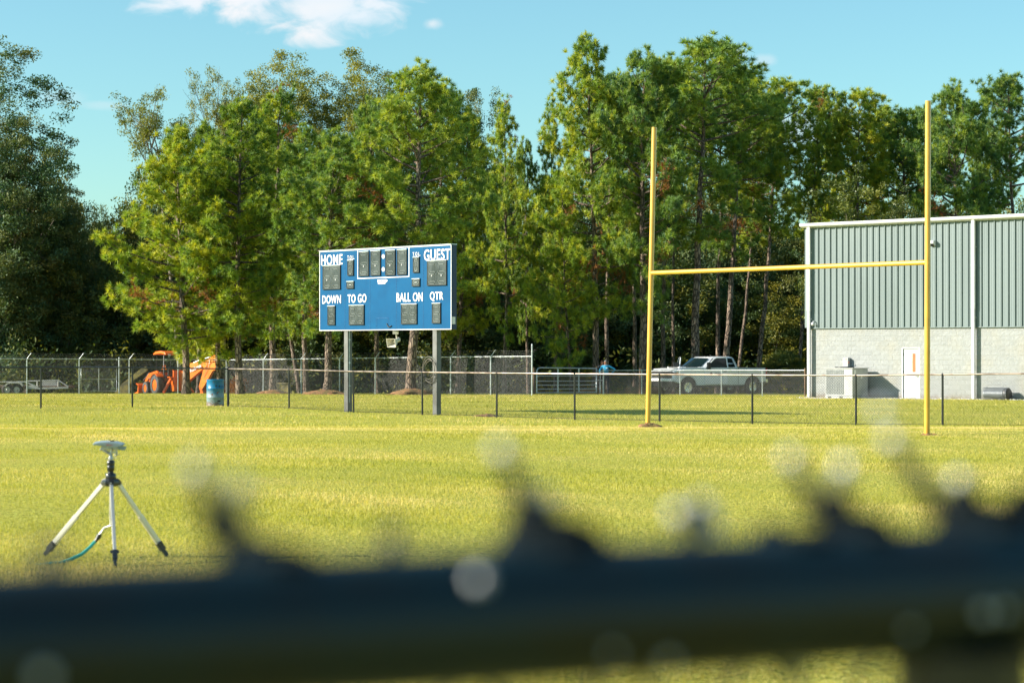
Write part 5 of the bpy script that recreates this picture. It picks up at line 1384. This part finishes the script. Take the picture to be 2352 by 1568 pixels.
for i, (a, z, w) in enumerate(((-1.35, .68, .05), (-.95, .665, .06), (-.55, .66, .045), (-1.0, .17, .12))):
    a -= .5; mb = MB(); mb.box((.292 * cos(a), .292 * sin(a), z), (.008, w, .045), Matrix.Rotation(a, 3, 'Z')); mb.build("rust_hole", M['interior'], dr, bevel=.01)

# ------------------------------------------------------------------ tripod sprinkler
cx, cy = -2.868, 15.46
sp = thing("tripod_sprinkler", "aluminium tripod impact sprinkler standing on the turf in the left foreground", "sprinkler", (cx, cy, 0))
hub = Vector((0, 0, .575))
def SX(px, py, d=15.46): return P(px, py, d) - Vector((cx, cy, 0))
feet = (SX(112, 1268, 15.75), SX(375, 1270, 15.75), SX(264.5, 1288, 15.02))
for f in feet:
    h = Vector((f.x, f.y, 0)).normalized(); top = Vector((h.x * .055, h.y * .055, .55)); f = Vector((f.x, f.y, .045))
    dn = (f - top).normalized(); low = top.lerp(f, .93)
    mb = MB(); mb.bar(top, low, .024, .030, up=h); leg = mb.build("leg", M['tripod_al'], sp, bevel=.003)
    mb = MB(); mb.bar(top.lerp(f, .5), low, .017, .040, up=h); mb.build("inner_channel", M['tripod_al'], leg)
    mb = MB(); mb.bar(top.lerp(f, .89), top.lerp(f, 1.0), .036, .044, up=h); mb.bar(f - dn * .02, f + dn * .055, .022, .028, up=h); mb.tube([top.lerp(f, .90) + Vector((h.y, -h.x, 0)) * .03, top.lerp(f, .90) - Vector((h.y, -h.x, 0)) * .03], .012, 8)
    mb.build("foot", M['black_vinyl'], leg, bevel=.003)
mb = MB()
mb.lathe([(.045, .525), (.062, .545), (.06, .565), (.040, .575), (.036, .578)], (0, 0, 0), 6, smooth=False)
for f in feet:
    h = Vector((f.x, f.y, 0)).normalized(); mb.bar(h * .02 + Vector((0, 0, .567)), h * .064 + Vector((0, 0, .548)), .044, .040); mb.bar(h * .045 + Vector((0, 0, .56)), h * .076 + Vector((0, 0, .538)), .038, .028)
mb.build("hub", M['black_vinyl'], sp, bevel=.004)
mb = MB()
for f in feet:
    h = Vector((f.x, f.y, 0)).normalized(); mb.ball(h * .075 + Vector((0, -.022, .552)), .006, 5)
mb.build("rivets", M['zinc'], sp)
mb = MB(); mb.lathe([(.036, .575), (.038, .59), (.038, .622), (.034, .628), (.022, .628), (.020, .65), (.026, .655), (.027, .70), (.025, .703), (.027, .706), (.028, .745), (.020, .752), (.012, .755)], (0, 0, 0), 20)
mb.build("riser_coupling", M['black_vinyl'], sp)
mb = MB(); mb.lathe([(.016, .752), (.019, .757), (.014, .762), (.020, .768), (.015, .774), (.017, .780), (.013, .79), (.011, .80)], (0, 0, 0), 16)
mb.tube([(-.038, -.01, .765), (-.015, 0, .768), (.012, 0, .771), (.042, -.01, .775)], .004, 6)
mb.tube([(0, 0, .79), (-.004, 0, .81), (-.04, -.004, .838), (-.062, -.006, .855)], [.014, .015, .012, .010], 10)   # nozzle arm
mb.bar((-.060, -.006, .855), (-.046, -.006, .885), .018, .03); mb.ball((-.070, -.008, .852), .009, 6)
mb.tube([(0, 0, .80), (.008, 0, .85), (.008, 0, .89)], .012, 8)
mb.bar((-.05, 0, .868), (.06, 0, .866), .024, .014); mb.bar((.0, 0, .826), (.048, 0, .824), .012, .014); mb.tube([(.042, 0, .868), (.042, 0, .80)], .007, 6)
for x in (-.028, -.012, .006, .03): mb.tube([(x, -.014, .862), (x, -.014, .842)], .006, 6)
mb.ball((.036, -.008, .798), .010, 6); mb.tube([(.045, 0, .805), (.062, -.01, .808)], .003, 5)
imp = mb.build("impact_mechanism", M['zinc'], sp)
mb = MB(); mb.prism([(.050, -.006), (.072, .012), (.112, .010), (.104, -.026), (.070, -.024), (.05, -.018)], (0, -.02, .872), (1, 0, 0), (0, 0, 1), (0, 1, 0), .035); mb.build("counterweight", M['grey_plastic'], sp, bevel=.004)
mb = MB(); Rc = Matrix.Rotation(radians(4), 3, 'Y') @ Matrix.Rotation(radians(8), 3, 'X')
prof = [(-.125, -.004), (-.118, .012), (-.075, .026), (-.02, .034), (.04, .031), (.09, .018), (.098, .008), (.075, -.010), (.045, -.020), (.01, -.022), (-.05, -.010), (-.10, -.008)]
mb.prism(prof, Vector((0, -.04, .893)), Rc @ Vector((1, 0, 0)), Rc @ Vector((0, 0, 1)), Rc @ Vector((0, 1, 0)), .075)
cap = mb.build("cap", M['grey_plastic'], sp, bevel=.008)
mb = MB(); mb.lathe([(.022, 0), (.023, .008), (.018, .013)], (.005, -.005, .925), 18); mb.build("cap_dial", M['black_vinyl'], cap)
o = put_text("Gilmour", Vector((-.025, -.0465, .893)), Vector((1, 0, -.06)).normalized(), Vector((0.06, 0, 1)).normalized(), Vector((0, -1, 0)), .048, .014, .003, M['red_lens'], cap, bold=.01, world=False)
mb = MB(); pts = [Vector((-.003, .02, .55)), Vector((-.006, .03, .30)), Vector((-.004, .04, .24)), SX(240, 1212, 15.5), SX(229, 1228, 15.5)]; mb.tube(pts, .0095, 10); mb.build("feed_pipe", M['tripod_al'], sp)
mb = MB(); mb.tube([SX(230, 1226, 15.5), SX(224, 1237, 15.5)], .0165, 10); mb.tube([SX(224, 1237, 15.5), SX(219, 1243, 15.5)], .013, 10); mb.build("hose_coupling", M['black_vinyl'], sp)
for ch in list(sp.children):
    if ch.name.split('.')[0] in ('riser_coupling', 'impact_mechanism', 'counterweight', 'cap'):
        for o2 in [ch] + list(ch.children):
            for v in o2.data.vertices:
                if v.co.z > .578: v.co.z = .578 + (v.co.z - .578) * .76

ctl = [P(219, 1243, 15.5), P(205, 1258, 15.45), P(188, 1272, 15.4), P(165, 1283, 15.36), P(140, 1292, 15.32)]
ctl += [Vector((-3.24, 15.26, -.004)), Vector((-3.45, 15.2, -.03))]
mb = MB(); mb.tube(ctl, .0125, 10); o = mb.build("garden_hose", M['hose']); tag(o, "teal green garden hose running into the turf from the tripod sprinkler", "hose")

# ------------------------------------------------------------------ near fence, right in front of the camera
NU = Vector((.905, .426, 0)).normalized(); N0 = Vector((-.189, .80, 1.39))
def NF(s, z=0.0, w=0.0): return N0 + NU * s + Vector((0, 0, z)) + Vector((NU.y, -NU.x, 0)) * w
nf = thing("near_chain_link_fence", "black chain link fence right in front of the camera, out of focus across the bottom", "fence", (N0.x, N0.y, 0))
mb = MB(); mb.tube([NF(-2.7), NF(0), NF(1.5), NF(3.6)], .029, 24); mb.build("top_rail", M['black_rail'], nf, world=True)
for s in (-2.62, .436, 3.48):
    mb = MB(); p = NF(s, 0, -.0); mb.tube([(p.x, p.y, -.1), (p.x, p.y, 1.362)], .021, 14); mb.tube([(p.x, p.y, 1.335), (p.x, p.y, 1.364)], .032, 14)
    mb.build("post", M['black_vinyl'], nf, world=True)
def fence_point(px, py):
    """where the sight line through a photo point meets the fence plane: (distance along, height over the rail)"""
    k = (px - 1176) * PXM; s = (.8 * k + .189) / (.905 - .426 * k); dd = .80 + .426 * s
    return s, (803 - py) * PXM * dd + .11
for px, hh, rr in ((1290, .013, .017), (1990, .015, .013), (2283, .013, .016), (655, .004, .014), (1840, .002, .012), (2420, .012, .015)):
    kk = (px - 1176) * PXM; s = (.8 * kk + .189) / (.905 - .426 * kk)
    mb = MB(); mb.ball(NF(s, .018 + hh * .5, -.008), rr, 10, (1.5, .8, 1.0)); mb.ball(NF(s - .008, .024 + hh, -.012), rr * .6, 8, (1.0, .8, 1.2))
    for j in range(3): mb.tube([NF(s + (j - 1) * .006, .0305 * cos(t), -.0305 * sin(t)) for t in np.linspace(-.4, 2.6, 10)], .0022, 6)
    mb.build("wire_tie", M['matt_black'], nf, world=True)
R6 = np.random.default_rng(12)
mb = MB(); s = .383 - .0715 * 42
special = {-1: ((1640, 1190), (1700, 1170)), 0: ((1905, 1060), (2030, 1085)), 1: ((2140, 1015), (2300, 1110)), -2: ((1225, 1040), (1330, 1150)), -4: ((505, 1085), (610, 1130))}
k = -42; tips = []
while s < 3.5:
    near = -.6 < s < 1.6; w0 = -.031; step = .0357 if near else .1428
    dw = .0024 if k not in special else .0030
    for sg in (1, -1):
        pts = []; zz = 1.400; x = s; j = 0
        while zz > .02 and abs(x - s) < 1.4:
            pts.append(NF(x, zz - 1.39, w0 + .003 * (1 if (j % 2) else -1) * sg)); zz -= step; x += sg * step; j += 1
        pts = pts[::-1]; rad = [.0021] * len(pts)
        pts += [NF(s + sg * .004, .016, w0), NF(s - sg * .004, .023, w0 + .004 * sg), NF(s + sg * .003, .030, w0 - .004 * sg)]; rad += [.003, .0034, .003]
        if k in special:
            a, z = fence_point(*special[k][0 if sg > 0 else 1]); pts += [NF(s * .7 + a * .3, .036, w0), NF(a, z, w0)]; rad += [.0060, .0030]
            tips.append((a, z))
        else:
            a = s - sg * (.004 + .005 * R6.random()); z = .034 + .006 * R6.random(); pts.append(NF(a, z, w0)); rad.append(.0018)
        mb.tube(pts, rad, 6)
    s += .0715; k += 1
mb.build("wire_mesh", M['black_vinyl'], nf, world=True)
for a, z in tips + [fence_point(2117, 945), fence_point(2032, 1078)]:
    mb = MB(); mb.ball(NF(a, z, -.031), .0036, 8); mb.build("cut_wire_tip", M['bare_wire'], nf, world=True)
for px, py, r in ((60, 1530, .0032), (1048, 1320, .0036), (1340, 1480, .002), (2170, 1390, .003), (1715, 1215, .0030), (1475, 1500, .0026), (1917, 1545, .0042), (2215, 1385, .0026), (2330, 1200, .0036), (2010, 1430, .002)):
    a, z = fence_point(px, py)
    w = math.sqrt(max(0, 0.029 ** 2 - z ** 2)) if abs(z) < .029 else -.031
    mb = MB(); mb.ball(NF(a, z, w), r * (1.0 if abs(z) < .03 else 1.7), 8); mb.build("glint_bead", M['bare_wire'], nf, world=True)  # pale metal bead added to stand for a sun glint
